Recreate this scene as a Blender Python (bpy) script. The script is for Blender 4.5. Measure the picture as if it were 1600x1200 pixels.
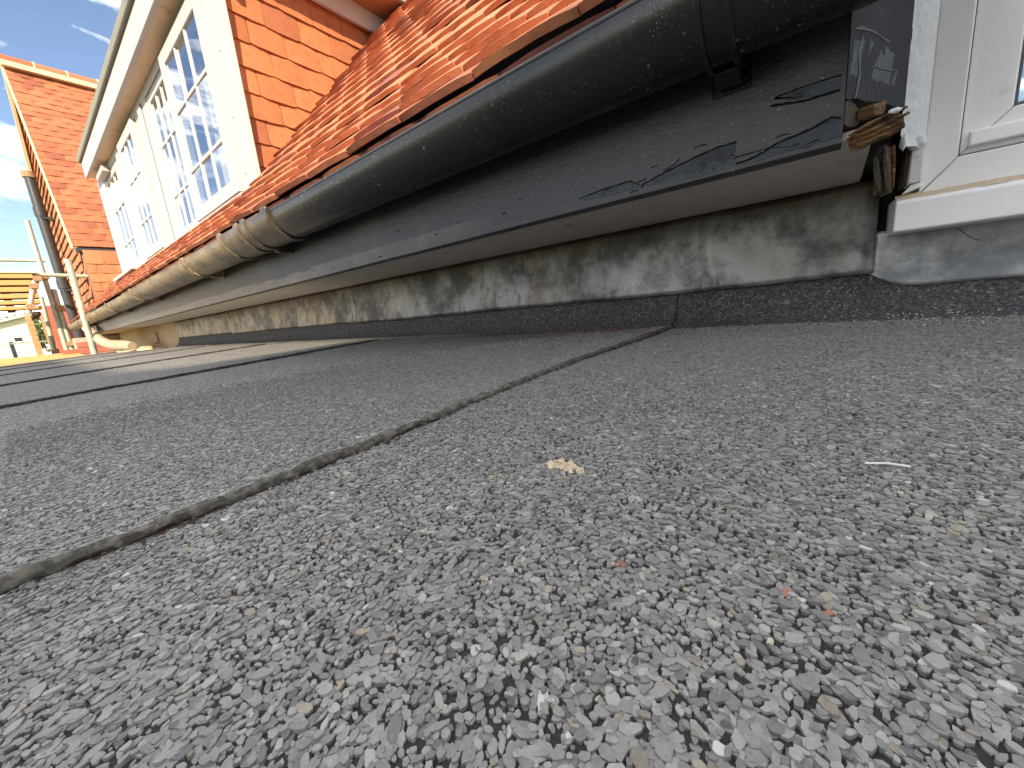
import bpy, math, random
import numpy as np
from mathutils import Vector, Matrix, Euler, noise
random.seed(7)
RNG = np.random.default_rng(11)
R = math.radians
for o in list(bpy.data.objects): bpy.data.objects.remove(o)
scene = bpy.context.scene
col = scene.collection

# ------------------------------------------------------------------ camera
# world axes: +X along the eaves to the right, +Y into the house, Z up.
# The phone lies almost on the felt roof, 0.1 m above it (origin).
cam_data = bpy.data.cameras.new('camera')
cam = bpy.data.objects.new('camera', cam_data); col.objects.link(cam)
cam_data.sensor_width = 36.0
cam_data.lens = 13.5
cam_data.clip_start = 0.01
cam_data.clip_end = 2000.0
_rx = Vector((0.7878, 0.6088, -0.0927)); _dn = Vector((0.0491, -0.2122, -0.976)); _fw = Vector((-0.6139, 0.7644, -0.1971))
cam.matrix_world = Matrix(((_rx.x, -_dn.x, -_fw.x, 0), (_rx.y, -_dn.y, -_fw.y, 0), (_rx.z, -_dn.z, -_fw.z, 0), (0, 0, 0, 1)))
scene.camera = cam
def px(p):                       # where a point falls in the 1600x1200 picture (used to sort detail by size only)
    v = Vector(p); z = v.dot(_fw)
    if z < 0.01: return (-9999, -9999, z)
    return (800 + 600 * v.dot(_rx) / z, 600 + 600 * v.dot(_dn) / z, z)

# ------------------------------------------------------------------ light
SUN_TO = Vector((1.0, -1.0, 0.80)).normalized()
sun_el = math.asin(SUN_TO.z)
sd = bpy.data.lights.new('sun', 'SUN'); sd.energy = 3.7; sd.angle = R(0.5); sd.color = (1.0, 0.86, 0.65)
sun = bpy.data.objects.new('sun', sd); col.objects.link(sun)
sun.rotation_euler = (-SUN_TO).to_track_quat('-Z', 'Y').to_euler()
sun.location = SUN_TO * 60

world = bpy.data.worlds.new('World'); scene.world = world; world.use_nodes = True
wn = world.node_tree.nodes; wl = world.node_tree.links; wn.clear()
w_out = wn.new('ShaderNodeOutputWorld'); w_bg = wn.new('ShaderNodeBackground')
sky = wn.new('ShaderNodeTexSky'); sky.sky_type = 'NISHITA'; sky.sun_disc = False
sky.sun_elevation = sun_el
sky.sun_rotation = math.atan2(SUN_TO.x, SUN_TO.y)
sky.air_density = 0.75; sky.dust_density = 0.05; sky.ozone_density = 2.6
w_bg.inputs['Strength'].default_value = 0.15
# bright broken cloud added to lift ambient light, offset mostly out of view
tc = wn.new('ShaderNodeTexCoord'); mp = wn.new('ShaderNodeMapping'); mp.inputs['Scale'].default_value = (1.2, 1.2, 3.6); mp.inputs['Location'].default_value = (8.2624, 7.0569, -6.5594); mp.inputs['Rotation'].default_value = (0, 0, R(-10))
nz = wn.new('ShaderNodeTexNoise'); nz.inputs['Scale'].default_value = 2.3; nz.inputs['Detail'].default_value = 9; nz.inputs['Roughness'].default_value = 0.58
nz.inputs['Distortion'].default_value = 0.5
rp = wn.new('ShaderNodeValToRGB'); rp.color_ramp.elements[0].position = 0.455; rp.color_ramp.elements[1].position = 0.66
mxs = wn.new('ShaderNodeMix'); mxs.data_type = 'RGBA'
[q for q in mxs.inputs if q.name == 'B' and q.type == 'RGBA'][0].default_value = (10.4, 10.0, 9.5, 1)
wl.new(tc.outputs['Generated'], mp.inputs['Vector']); wl.new(mp.outputs['Vector'], nz.inputs['Vector'])
wl.new(nz.outputs['Fac'], rp.inputs['Fac']); wl.new(rp.outputs['Color'], mxs.inputs['Factor'])
wb = wn.new('ShaderNodeMix'); wb.data_type = 'RGBA'; wb.blend_type = 'MULTIPLY'; wb.inputs['Factor'].default_value = 1.0
[q for q in wb.inputs if q.name == 'B' and q.type == 'RGBA'][0].default_value = (0.74, 0.64, 0.56, 1)      # white-balance tint that also dims the clear sky
wl.new(sky.outputs['Color'], [q for q in wb.inputs if q.name == 'A' and q.type == 'RGBA'][0])
wl.new([q for q in wb.outputs if q.type == 'RGBA'][0], [q for q in mxs.inputs if q.name == 'A' and q.type == 'RGBA'][0])
wl.new([q for q in mxs.outputs if q.type == 'RGBA'][0], w_bg.inputs['Color'])
wl.new(w_bg.outputs['Background'], w_out.inputs['Surface'])

vs = scene.view_settings
vs.view_transform = 'Standard'; vs.look = 'None'; vs.exposure = 1.52; vs.gamma = 1.0; vs.use_curve_mapping = False
scene.render.resolution_x = 1024; scene.render.resolution_y = 768
scene.render.engine = 'CYCLES'

# ------------------------------------------------------------------ materials
class NT:
    def __init__(s, name):
        s.m = bpy.data.materials.new(name); s.m.use_nodes = True
        s.t = s.m.node_tree; s.t.nodes.clear()
        s.out = s.t.nodes.new('ShaderNodeOutputMaterial'); s.b = s.t.nodes.new('ShaderNodeBsdfPrincipled')
        s.t.links.new(s.b.outputs[0], s.out.inputs[0])
        s.co = None
    def set(s, node, key, val):
        i = node.inputs[key]
        if isinstance(val, bpy.types.NodeSocket): s.t.links.new(val, i)
        elif isinstance(val, tuple) and len(val) == 3 and i.type == 'RGBA': i.default_value = (*val, 1)
        else: i.default_value = val
    def n(s, typ, _props=None, **kw):
        nd = s.t.nodes.new('ShaderNode' + typ)
        for k, v in (_props or {}).items(): setattr(nd, k, v)
        for k, v in kw.items(): s.set(nd, k.replace('_', ' '), v)
        return nd
    def coord(s, scale=(1, 1, 1), rnd=False):
        g = s.n('NewGeometry').outputs['Position']
        if rnd:
            oi = s.n('ObjectInfo').outputs['Random']
            a = s.n('VectorMath', {'operation': 'ADD'})
            s.t.links.new(g, a.inputs[0]); c = s.n('CombineXYZ', X=s.math('MULTIPLY', oi, 37.0), Y=s.math('MULTIPLY', oi, 91.0)); s.t.links.new(c.outputs[0], a.inputs[1]); g = a.outputs[0]
        mpn = s.n('Mapping', Scale=scale); s.t.links.new(g, mpn.inputs['Vector'])
        return mpn.outputs[0]
    def noise(s, scale, detail=4, rough=.55, vec=None, dist=0):
        nd = s.n('TexNoise', Scale=scale, Detail=detail, Roughness=rough, Distortion=dist)
        s.t.links.new(vec or s.coord(), nd.inputs['Vector']); return nd.outputs['Fac']
    def vor(s, scale, vec=None, feature='F1'):
        nd = s.n('TexVoronoi', {'feature': feature}, Scale=scale)
        s.t.links.new(vec or s.coord(), nd.inputs['Vector']); return nd
    def ramp(s, fac, stops):
        nd = s.n('ValToRGB'); s.t.links.new(fac, nd.inputs[0]); e = nd.color_ramp.elements
        while len(e) < len(stops): e.new(.5)
        for i, (p, c) in enumerate(stops):
            e[i].position = p; e[i].color = (*c, 1) if isinstance(c, tuple) else (c, c, c, 1)
        return nd.outputs[0]
    def mix(s, fac, a, b, blend='MIX'):
        nd = s.n('Mix', {'data_type': 'RGBA', 'blend_type': blend})
        for k, v in (('Factor', fac), ('A', a), ('B', b)): s.set(nd, k if k == 'Factor' else k, v) if k == 'Factor' else s._rgba(nd, k, v)
        return nd.outputs['Result']
    def _rgba(s, nd, k, v):
        i = [q for q in nd.inputs if q.name == k and q.type == 'RGBA'][0]
        if isinstance(v, bpy.types.NodeSocket): s.t.links.new(v, i)
        else: i.default_value = (*v, 1)
    def math(s, op, a, b=None, c=None):
        nd = s.n('Math', {'operation': op})
        for i, v in enumerate((a, b, c)):
            if v is None: continue
            if isinstance(v, bpy.types.NodeSocket): s.t.links.new(v, nd.inputs[i])
            else: nd.inputs[i].default_value = v
        return nd.outputs[0]
    def xyz(s):
        nd = s.n('SeparateXYZ'); s.t.links.new(s.n('NewGeometry').outputs['Position'], nd.inputs[0]); return nd.outputs
    def smooth(s, v, lo, hi):
        nd = s.n('MapRange', {'interpolation_type': 'SMOOTHSTEP'}); s.t.links.new(v, nd.inputs[0])
        nd.inputs[1].default_value = lo; nd.inputs[2].default_value = hi; return nd.outputs[0]
    def bump(s, h, strength=.3, dist=.002):
        nd = s.n('Bump', Strength=strength, Distance=dist); s.t.links.new(h, nd.inputs['Height']); s.t.links.new(nd.outputs[0], s.b.inputs['Normal'])
    def fin(s, color, rough=.6, metal=0., spec=.5):
        s.set(s.b, 'Base Color', color); s.set(s.b, 'Roughness', rough); s.set(s.b, 'Metallic', metal); s.set(s.b, 'Specular IOR Level', spec)
        return s.m

MAT = {}
def m_plain(name, c, rough=.6, var=.15, scale=30., bump=.15, bd=.002, metal=0, spec=.4, dirt=None):
    t = NT(name); f = t.noise(scale, 5)
    cc = t.mix(f, tuple(x * (1 - var) for x in c), tuple(min(1, x * (1 + var)) for x in c))
    if dirt:
        d = t.noise(dirt[1], 6, .65); cc = t.mix(t.smooth(d, dirt[2], dirt[2] + .18), cc, dirt[0])
    if bump: t.bump(t.noise(scale * 4, 4), bump, bd)
    MAT[name] = t.fin(cc, rough, metal, spec)

def m_felt(key, k):
    t = NT('mineral_' + key)
    v = t.vor(330.); d = t.vor(330., feature='DISTANCE_TO_EDGE').outputs['Distance']
    g = t.n('SeparateColor'); t.t.links.new(v.outputs['Color'], g.inputs[0])
    c = t.ramp(g.outputs[0], [(0, (.10, .099, .097)), (.55, (.205, .203, .197)), (.93, (.34, .335, .325)), (1, (.56, .54, .50))])
    c = t.mix(t.smooth(d, 0., .09), (.022, .019, .016), c)
    c = t.mix(t.math('MULTIPLY', t.smooth(t.noise(3.2, 5), .5, .75), .3), c, (.19, .165, .12))
    t.bump(t.math('ADD', t.math('MULTIPLY', d, 1.2), g.outputs[1]), .9, .0012)
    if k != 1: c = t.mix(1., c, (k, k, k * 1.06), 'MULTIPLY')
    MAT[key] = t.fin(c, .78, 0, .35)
m_felt('felt', 1); m_felt('felt_shaded', .52)  # darker felt copy: shade under the soffit is put into its colour
def m_flake():
    t = NT('mineral_granules')
    a = t.n('VertexColor', {'layer_name': 'tone'}).outputs['Color']
    c = t.mix(.25, a, t.ramp(t.noise(900., 2), [(.3, .10), (.7, .30)]))
    t.bump(t.noise(1500., 3), .35, .0004)
    MAT['flake'] = t.fin(c, .50, 0, .55)
m_flake()
def m_bead(name, c1, c2):
    t = NT(name)
    c = t.mix(t.smooth(t.noise(140., 5, .7), .42, .62), c1, c2)
    t.bump(t.noise(500., 4), .7, .0015); MAT[name] = t.fin(c, .75)
m_bead('bead_grey', (.055, .048, .038), (.16, .145, .115)); m_bead('bitumen', (.03, .02, .014), (.09, .045, .028)); m_bead('bead_dark', (.02, .019, .018), (.06, .055, .05))

def m_lead(name, base, light, brown, ochre, white, top_dark):
    t = NT(name); X, Y, Z = t.xyz()
    st = t.coord((1, 1, .42)); n1 = t.noise(11., 6, .62, st); n2 = t.noise(8., 7, .68); n3 = t.noise(34., 6, .7, st, .6)
    fine = t.noise(420., 3)
    c = t.mix(t.smooth(n2, .40, .62), base, light)
    lf = t.math('ADD', .22, t.math('MULTIPLY', t.smooth(X, -.15, -1.0), .78))
    c = t.mix(t.math('MULTIPLY', t.smooth(X, -.7, -2.2), t.smooth(n2, .38, .6)), c, (.40, .33, .24))
    c = t.mix(t.math('MULTIPLY', t.math('MULTIPLY', lf, t.smooth(n1, .50, .66)), ochre[1]), c, ochre[0])
    c = t.mix(t.math('MULTIPLY', t.math('MULTIPLY', lf, t.smooth(n3, .5, .66)), brown[1]), c, brown[0])
    c = t.mix(t.math('MULTIPLY', t.smooth(t.noise(7.3, 7, .7, t.coord((1, 1, .6)), .8), .57, .68), white[1]), c, white[0])
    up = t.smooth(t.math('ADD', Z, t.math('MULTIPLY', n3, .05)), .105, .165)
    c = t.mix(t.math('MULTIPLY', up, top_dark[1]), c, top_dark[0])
    c = t.mix(t.math('MULTIPLY', t.smooth(fine, .5, .75), .25), c, (.3, .3, .28))
    t.bump(t.math('ADD', t.noise(60., 5), t.math('MULTIPLY', fine, .3)), .3, .002)
    MAT[name] = t.fin(c, t.math('ADD', .30, t.math('MULTIPLY', n1, .3)), .45, .5)
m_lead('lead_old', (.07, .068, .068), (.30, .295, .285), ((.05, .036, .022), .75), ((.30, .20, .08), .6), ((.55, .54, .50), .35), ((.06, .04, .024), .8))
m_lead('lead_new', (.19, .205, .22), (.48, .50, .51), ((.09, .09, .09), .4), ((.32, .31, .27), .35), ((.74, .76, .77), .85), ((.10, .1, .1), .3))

def m_fascia():
    t = NT('black_fascia_paint'); X, Y, Z = t.xyz()
    n = t.noise(18., 6, .6); sp = t.noise(260., 3, .6)
    c = t.mix(n, (.016, .017, .02), (.035, .036, .042))
    c = t.mix(t.smooth(sp, .66, .72), c, (.2, .21, .23))
    c = t.mix(t.math('MULTIPLY', t.smooth(t.noise(6., 6, .7), .5, .7), .5), c, (.075, .07, .062))
    c = t.mix(t.math('MULTIPLY', t.smooth(X, -.6, -2.6), t.math('ADD', .3, t.math('MULTIPLY', n, .6))), c, (.07, .054, .042))
    t.bump(t.noise(70., 6, .7, t.coord((.35, 1, 1))), .4, .003)
    MAT['fascia'] = t.fin(c, .42, 0, .5)
m_fascia()
def m_peel():
    t = NT('peeled_paint'); v = t.coord((.16, 1, 1)); a = t.noise(90., 7, .75, v, .5); b = t.noise(45., 6, .7)
    c = t.ramp(a, [(.3, (.014, .016, .02)), (.5, (.045, .054, .066)), (.72, (.10, .115, .135))])
    c = t.mix(t.smooth(b, .52, .62), c, (.022, .024, .03)); t.bump(t.math('ADD', a, b), .8, .003); MAT['peeled'] = t.fin(c, .55)
m_peel()
m_plain('paint_old', (.018, .019, .023), .7, .6, 35., .6, .003, spec=.25, dirt=((.06, .07, .085), 40., .6))
m_plain('paint_edge', (.012, .012, .014), .4, .3, 80., .3)
m_plain('soffit', (.66, .59, .50), .7, .12, 22., .25, .002, dirt=((.10, .08, .06), 14., .6))
m_plain('soffit_dark', (.02, .018, .016), .9, .2)
m_plain('render_wall', (.50, .37, .24), .85, .12, 12., .3, .003, dirt=((.33, .22, .13), 7., .55))
def m_rot():
    t = NT('rotten_wood')
    g = t.noise(260., 6, .7, t.coord((.1, .16, 1.)), .4); k = t.noise(60., 5)
    c = t.ramp(g, [(.3, (.03, .016, .007)), (.5, (.17, .09, .035)), (.72, (.40, .26, .12))])
    c = t.mix(t.smooth(k, .5, .72), c, (.045, .03, .02)); t.bump(g, 1., .004); MAT['rot'] = t.fin(c, .85, 0, .2)
m_rot()
m_plain('rot_grey', (.10, .078, .058), .9, .5, 120., .9, .004)
m_plain('upvc', (.88, .88, .87), .32, .03, 9., .03, .0005, dirt=((.60, .56, .48), 26., .63))
m_plain('upvc_gasket', (.10, .10, .10), .6, .2)
m_plain('filler', (.70, .73, .72), .7, .07, 30., .6, .004, dirt=((.52, .47, .39), 22., .56))
m_plain('foam', (.62, .50, .36), .8, .25, 160., .6, .003)
m_plain('dormer_white', (.40, .40, .395), .45, .04, 14., .06, .001, dirt=((.62, .6, .55), 22., .68))
m_plain('soffit_cream', (.60, .52, .38), .6, .1, 9., .1, .001, dirt=((.44, .36, .24), 8., .55))
m_plain('brown_soffit', (.34, .17, .10), .6, .1, 10., .1)
m_plain('grey_felt_edge', (.21, .21, .18), .9, .35, 180., .8, .004)
m_plain('mortar', (.60, .46, .28), .9, .15, 60., .6, .004)
m_plain('dark_void', (.012, .011, .010), .95, .3)
m_plain('roof_deck', (.10, .06, .04), .9, .2)
m_plain('curtain', (.72, .72, .70), .9, .06, 20., .1)
m_plain('interior', (.05, .05, .055), .9, .2)
m_plain('cream_pipe', (.38, .315, .22), .5, .08, 20., .1, .001, dirt=((.42, .32, .2), 18., .6))
m_plain('black_pipe', (.035, .036, .04), .38, .25, 14., .08)
m_plain('galvanised', (.36, .38, .30), .5, .2, 18., .2, .001, .25, dirt=((.52, .55, .46), 9., .56))
m_plain('rust_clamp', (.26, .17, .09), .75, .35, 60., .5)
m_plain('board', (.44, .27, .10), .75, .2, 24., .3, .002)
m_plain('deck_board', (.55, .30, .12), .75, .2, 14., .3, .002)
m_plain('transom', (.05, .03, .018), .8, .3)
m_plain('bungalow_wall', (.70, .62, .44), .85, .05, 3., .1)
m_plain('bungalow_roof', (.45, .42, .36), .8, .1, 6., .1)
m_plain('dark_glass', (.02, .025, .03), .08, .2, 3., 0)
m_plain('grass', (.10, .14, .04), .95, .4, 6., .4, .02)
m_plain('fence_metal', (.24, .25, .22), .6, .1)
m_plain('leaf', (.085, .115, .028), .6, .45, 1.6, .1)
m_plain('bark', (.10, .07, .045), .9, .3, 20., .5)
m_plain('brick', (.36, .115, .075), .85, .35, 9., .5, .004)
m_plain('brick_orange', (.50, .24, .11), .85, .3, 9., .5, .004)
m_plain('brick_mortar', (.38, .32, .25), .9, .15, 30., .4)
m_plain('stock_brick', (.25, .12, .08), .9, .3, 12., .4)
m_plain('slate', (.10, .085, .08), .7, .3, 8., .3)
m_plain('twig', (.75, .73, .66), .6, .05, 90., .1)
m_plain('white_paint', (.74, .73, .70), .5, .05)

def m_tile(name, a, b, dark, sp):
    t = NT(name); oi = t.n('ObjectInfo').outputs['Random']
    c = t.ramp(oi, [(0, a), (.5, b), (.8, tuple(x * .86 for x in a)), (.93, dark), (1, dark)])
    vec = t.coord(rnd=True)
    c = t.mix(t.math('MULTIPLY', t.smooth(t.noise(26., 5, .65, vec), .45, .7), .45), c, tuple(x * .55 for x in a))
    c = t.mix(t.math('MULTIPLY', t.smooth(t.noise(420., 2, .5, vec), .6, .72), sp), c, (.09, .05, .04))
    t.bump(t.math('ADD', t.noise(300., 4, .7, vec), t.noise(40., 4, .6, vec)), .5, .0025)
    MAT[name] = t.fin(c, .8, 0, .25)
m_tile('roof_tile', (.42, .145, .075), (.48, .185, .095), (.22, .082, .066), .45)
m_tile('hung_tile', (.355, .125, .052), (.40, .148, .06), (.29, .10, .048), .75)
m_tile('gable_tile', (.31, .108, .053), (.36, .132, .063), (.23, .075, .044), .3)
m_tile('gable_hung', (.40, .175, .085), (.45, .20, .095), (.32, .14, .07), .3)

def m_gutter():
    t = NT('black_gutter_plastic'); X, Y, Z = t.xyz()
    c = t.mix(t.noise(9., 5), (.008, .008, .009), (.018, .018, .019))
    speck = t.math('MAXIMUM', t.smooth(t.vor(80.).outputs['Distance'], .16, .07), t.smooth(t.vor(300.).outputs['Distance'], .2, .1))
    pick = t.smooth(t.noise(30., 4, .7), .50, .60)
    c = t.mix(t.math('MULTIPLY', t.math('MULTIPLY', speck, pick), .8), c, (.34, .33, .31))
    dust = t.smooth(t.noise(150., 6, .75), .55, .75)
    c = t.mix(t.math('MULTIPLY', dust, .07), c, (.2, .18, .15))
    left = t.smooth(X, -.75, -1.9)                     # older length of gutter, grown over with brown grime
    gr = t.smooth(t.noise(22., 6, .7, t.coord((.35, 1, 1))), .34, .6)
    c = t.mix(t.math('MULTIPLY', left, t.math('ADD', .35, t.math('MULTIPLY', gr, .6))), c, (.30, .225, .14))
    c = t.mix(t.math('MULTIPLY', left, t.math('MULTIPLY', t.smooth(t.noise(120., 5, .7), .55, .62), .8)), c, (.04, .035, .028))
    t.bump(t.math('ADD', t.noise(300., 4), dust), .12, .001)
    r = t.math('ADD', .24, t.math('MULTIPLY', t.math('ADD', dust, left), .2))
    MAT['gutter'] = t.fin(c, r, 0, .5)
m_gutter()
def m_glass():
    t = NT('window_glass'); t.t.nodes.remove(t.b)
    tr = t.n('BsdfTransparent'); tr.inputs[0].default_value = (.82, .87, .87, 1)
    gl = t.n('BsdfGlossy', Roughness=.01); gl.inputs[0].default_value = (.95, .97, 1, 1)
    lw = t.n('LayerWeight', Blend=.5); f = t.math('ADD', .10, t.math('MULTIPLY', lw.outputs['Facing'], .75))
    mx = t.n('MixShader'); t.t.links.new(f, mx.inputs[0]); t.t.links.new(tr.outputs[0], mx.inputs[1]); t.t.links.new(gl.outputs[0], mx.inputs[2])
    t.t.links.new(mx.outputs[0], t.out.inputs[0]); MAT['glass'] = t.m
m_glass()

# ------------------------------------------------------------------ builders
def tag(o, label=None, cat=None, group=None, kind=None):
    if label: o['label'] = label
    if cat: o['category'] = cat
    if group: o['group'] = group
    if kind: o['kind'] = kind
    return o
def empty(name, loc, label=None, cat=None, group=None, kind=None):
    o = bpy.data.objects.new(name, None); o.location = loc; o.empty_display_size = .1; col.objects.link(o)
    return tag(o, label, cat, group, kind)
def worldloc(o):
    v = Vector((0, 0, 0))
    while o: v = v + Vector(o.location); o = o.parent
    return v
def link(name, mesh, parent=None, loc=None, rot=None):
    o = bpy.data.objects.new(name, mesh); col.objects.link(o)
    if parent: o.parent = parent
    if loc is not None: o.location = loc
    if rot is not None: o.rotation_euler = rot
    return o

class MB:
    def __init__(s): s.v = []; s.f = []
    def add(s, vs, fs):
        b = len(s.v); s.v += [tuple(q) for q in vs]; s.f += [tuple(i + b for i in f) for f in fs]; return s
    def box(s, a, b, m=None):
        x0, y0, z0 = a; x1, y1, z1 = b
        vs = [(x0, y0, z0), (x1, y0, z0), (x1, y1, z0), (x0, y1, z0), (x0, y0, z1), (x1, y0, z1), (x1, y1, z1), (x0, y1, z1)]
        if m: vs = [m @ Vector(q) for q in vs]
        return s.add(vs, [(0, 3, 2, 1), (4, 5, 6, 7), (0, 1, 5, 4), (1, 2, 6, 5), (2, 3, 7, 6), (3, 0, 4, 7)])
    def prism(s, poly, axis, a, b):            # polygon in the two other axes, extruded along axis from a to b
        n = len(poly)
        def P(u, v, w): return {'x': (w, u, v), 'y': (u, w, v), 'z': (u, v, w)}[axis]
        vs = [P(u, v, a) for u, v in poly] + [P(u, v, b) for u, v in poly]
        fs = [tuple(range(n))[::-1], tuple(range(n, 2 * n))] + [(i, (i + 1) % n, n + (i + 1) % n, n + i) for i in range(n)]
        return s.add(vs, fs)
    def sweep(s, prof, xs, closed=False, fn=None):   # profile (y,z) list swept along x
        n = len(prof); b = []
        for x in xs:
            for (y, z) in prof: b.append(fn(x, y, z) if fn else (x, y, z))
        fs = []
        for i in range(len(xs) - 1):
            for j in range(n if closed else n - 1):
                k = (j + 1) % n; fs.append((i * n + j, i * n + k, (i + 1) * n + k, (i + 1) * n + j))
        if closed: fs += [tuple(range(n))[::-1], tuple((len(xs) - 1) * n + j for j in range(n))]
        return s.add(b, fs)
    def tube(s, path, r, seg=10, cap=True, rf=None):
        path = [Vector(p) for p in path]; n = len(path); vs = []
        up = Vector((0, 0, 1))
        for i, p in enumerate(path):
            d = (path[min(i + 1, n - 1)] - path[max(i - 1, 0)]).normalized()
            a = d.cross(up)
            if a.length < .05: a = d.cross(Vector((0, 1, 0)))
            a.normalize(); c = a.cross(d)
            for k in range(seg):
                t = 2 * math.pi * k / seg; rr = rf(i, k) if rf else r
                vs.append(p + a * math.cos(t) * rr + c * math.sin(t) * rr)
        fs = [(i * seg + k, i * seg + (k + 1) % seg, (i + 1) * seg + (k + 1) % seg, (i + 1) * seg + k) for i in range(n - 1) for k in range(seg)]
        if cap: fs += [tuple(range(seg))[::-1], tuple((n - 1) * seg + k for k in range(seg))]
        return s.add(vs, fs)
    def mesh(s, name, mat, smooth=False, off=Vector((0, 0, 0))):
        me = bpy.data.meshes.new(name); me.from_pydata([(a - off.x, b - off.y, c - off.z) for a, b, c in s.v], [], s.f)
        me.materials.append(MAT[mat]); me.validate(); me.update()
        import bmesh
        bm = bmesh.new(); bm.from_mesh(me); bmesh.ops.recalc_face_normals(bm, faces=bm.faces); bm.to_mesh(me); bm.free()
        if smooth:
            for p in me.polygons: p.use_smooth = True
        return me
    def build(s, name, mat, parent=None, smooth=False, bevel=0, seg=2):
        off = worldloc(parent) if parent else Vector((0, 0, 0))
        o = link(name, s.mesh(name, mat, smooth, off), parent)
        if bevel:
            md = o.modifiers.new('bevel', 'BEVEL'); md.width = bevel; md.segments = seg; md.limit_method = 'ANGLE'; md.angle_limit = R(40)
        if smooth and hasattr(o.data, 'set_sharp_from_angle'): o.data.set_sharp_from_angle(angle=R(42))
        return o
def box(name, a, b, mat, parent=None, bevel=.002): return MB().box(a, b).build(name, mat, parent, bevel=bevel)
def N3(x, y, z): return noise.noise(Vector((x, y, z)))
def lin(a, b, n): return [a + (b - a) * i / (n - 1) for i in range(n)]

# ================================================================== flat roof
def plane_z(y): return -.1 + .035 * y
# right-hand (upper, lapping) edge of every felt sheet: x at a given y
SEAMS = [lambda y: 3.2 + 0 * y, lambda y: .70 + .03 * y,
         lambda y: -.272 + .052 * y + .006 * math.sin(9 * y + 1) + .0035 * N3(y * 22, 3.1, 0),
         lambda y: -1.237 + .04 * y + .004 * N3(y * 14, 8.1, 0),
         lambda y: -2.14 - .10 * y + .004 * N3(y * 14, 5.1, 0),
         lambda y: -3.20 - .06 * y + .004 * N3(y * 14, 2.1, 0),
         lambda y: -4.25 - .05 * y]
X_END = -5.30
Y_FRONT, Y_BACK = -1.6, .80
def sheet_of(x, y):
    k = 0
    for i in range(1, len(SEAMS)):
        if x < SEAMS[i](y): k = i
    return k
def roof_z(x, y, k=None):
    if k is None: k = sheet_of(x, y)
    d = SEAMS[k](y) - x
    z = plane_z(y) + .0016 * N3(x * 3.1, y * 3.1, .5) + .0003 * N3(x * 11, y * 11, 4.)
    if k > 0: z += .0052 * math.exp(-max(d, 0) / .05)
    return z
deck = MB().box((X_END, Y_FRONT, -.16), (3.2, .86, -.145)).mesh('flat_roof', 'roof_deck')
me_fr = MB()
me_fr.add([(X_END + .004, Y_FRONT, plane_z(Y_FRONT) - .012), (3.2, Y_FRONT, plane_z(Y_FRONT) - .012), (3.2, .86, plane_z(.86) - .012), (X_END + .004, .86, plane_z(.86) - .012),
           (X_END + .004, Y_FRONT, -.34), (3.2, Y_FRONT, -.34), (3.2, .86, -.34), (X_END + .004, .86, -.34)],
          [(0, 1, 2, 3), (4, 7, 6, 5), (0, 4, 5, 1), (1, 5, 6, 2), (2, 6, 7, 3), (3, 7, 4, 0)])
flat_roof = me_fr.build('flat_roof', 'roof_deck')
tag(flat_roof, 'low sloping roof covered in dark grey mineral felt sheets', 'roof', kind='structure')
sheets = []
for k in range(len(SEAMS)):
    ys = lin(Y_FRONT, Y_BACK, 97 if k not in (1, 2) else 260)
    nxt = SEAMS[k + 1] if k + 1 < len(SEAMS) else None
    mb = MB(); vs = []; fs = []; NX = 30 if k not in (1, 2) else 110
    for y in ys:
        xr = SEAMS[k](y); xl = (nxt(y) - .075) if nxt else X_END
        for j in range(NX):
            u = (j / (NX - 1)) ** 1.25; x = xr + (xl - xr) * u
            z = roof_z(x, y, k) + .0012
            if nxt and x < nxt(y) + .02: z = min(z, roof_z(x, y, k) - .003 * min(1, (nxt(y) + .02 - x) / .02))
            if k and j == 0: vs.append((xr + .001, y, z - .0085))
            elif j == 0: vs.append((xr, y, z - .008))
            vs.append((x, y, z))
    W = NX + 1
    for i in range(len(ys) - 1):
        for j in range(W - 1): fs.append((i * W + j, i * W + j + 1, (i + 1) * W + j + 1, (i + 1) * W + j))
    mb.add(vs, fs); o = mb.build('felt_sheet', 'felt', flat_roof, smooth=True); sheets.append(o)
    if k == 0: continue
    yb = lin(-.5, Y_BACK - .02, 420 if k == 2 else 160); big = {2: .0034, 3: .0024, 4: .0022}.get(k, .002)
    path = [(SEAMS[k](y) + .0018 + .0012 * N3(y * 45, 6., k), y, plane_z(y) + (.0052 if k == 2 else .0035) + .0013 * N3(y * 40, k, 0)) for y in yb]
    def rf(i, q, k=k, yb=yb, big=big):
        y = yb[i]
        return big * (1 + .55 * N3(y * 24, k * 3., 0) + .42 * N3(y * 130, q * .9, k) + .35 * N3(y * 7, 4., k)) * (1 - .25 * (1 if q in (7, 8) else 0))
    if k == 2:
        vs_ = []; 
        for y in yb:
            x = SEAMS[k](y) + .002; w_ = .0062 + .0035 * N3(y * 25, 9, 0) + .002 * N3(y * 90, 2, 0)
            vs_ += [(x, y, roof_z(x + .01, y, 1) + .0032), (x + max(w_, .001), y, roof_z(x + .01, y, 1) + .0018)]
        MB().add(vs_, [(2 * i, 2 * i + 1, 2 * i + 3, 2 * i + 2) for i in range(len(yb) - 1)]).build('bitumen_bleed', 'bitumen', o)
    MB().tube(path, big, 10, True, rf).build('lap_bead', 'bead_grey' if k == 2 else 'bead_dark', o, smooth=True)
# thin metal/felt edge trim on the far end of the roof
MB().add([(X_END - .03, Y_FRONT, plane_z(Y_FRONT) + .012), (X_END - .03, .80, plane_z(.80) + .012), (X_END + .05, .80, plane_z(.80) + .006), (X_END + .05, Y_FRONT, plane_z(Y_FRONT) + .006),
          (X_END - .03, Y_FRONT, plane_z(Y_FRONT) - .09), (X_END - .03, .80, plane_z(.80) - .09)],
         [(0, 1, 2, 3), (0, 4, 5, 1)]).build('verge_trim', 'felt', flat_roof)
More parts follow.
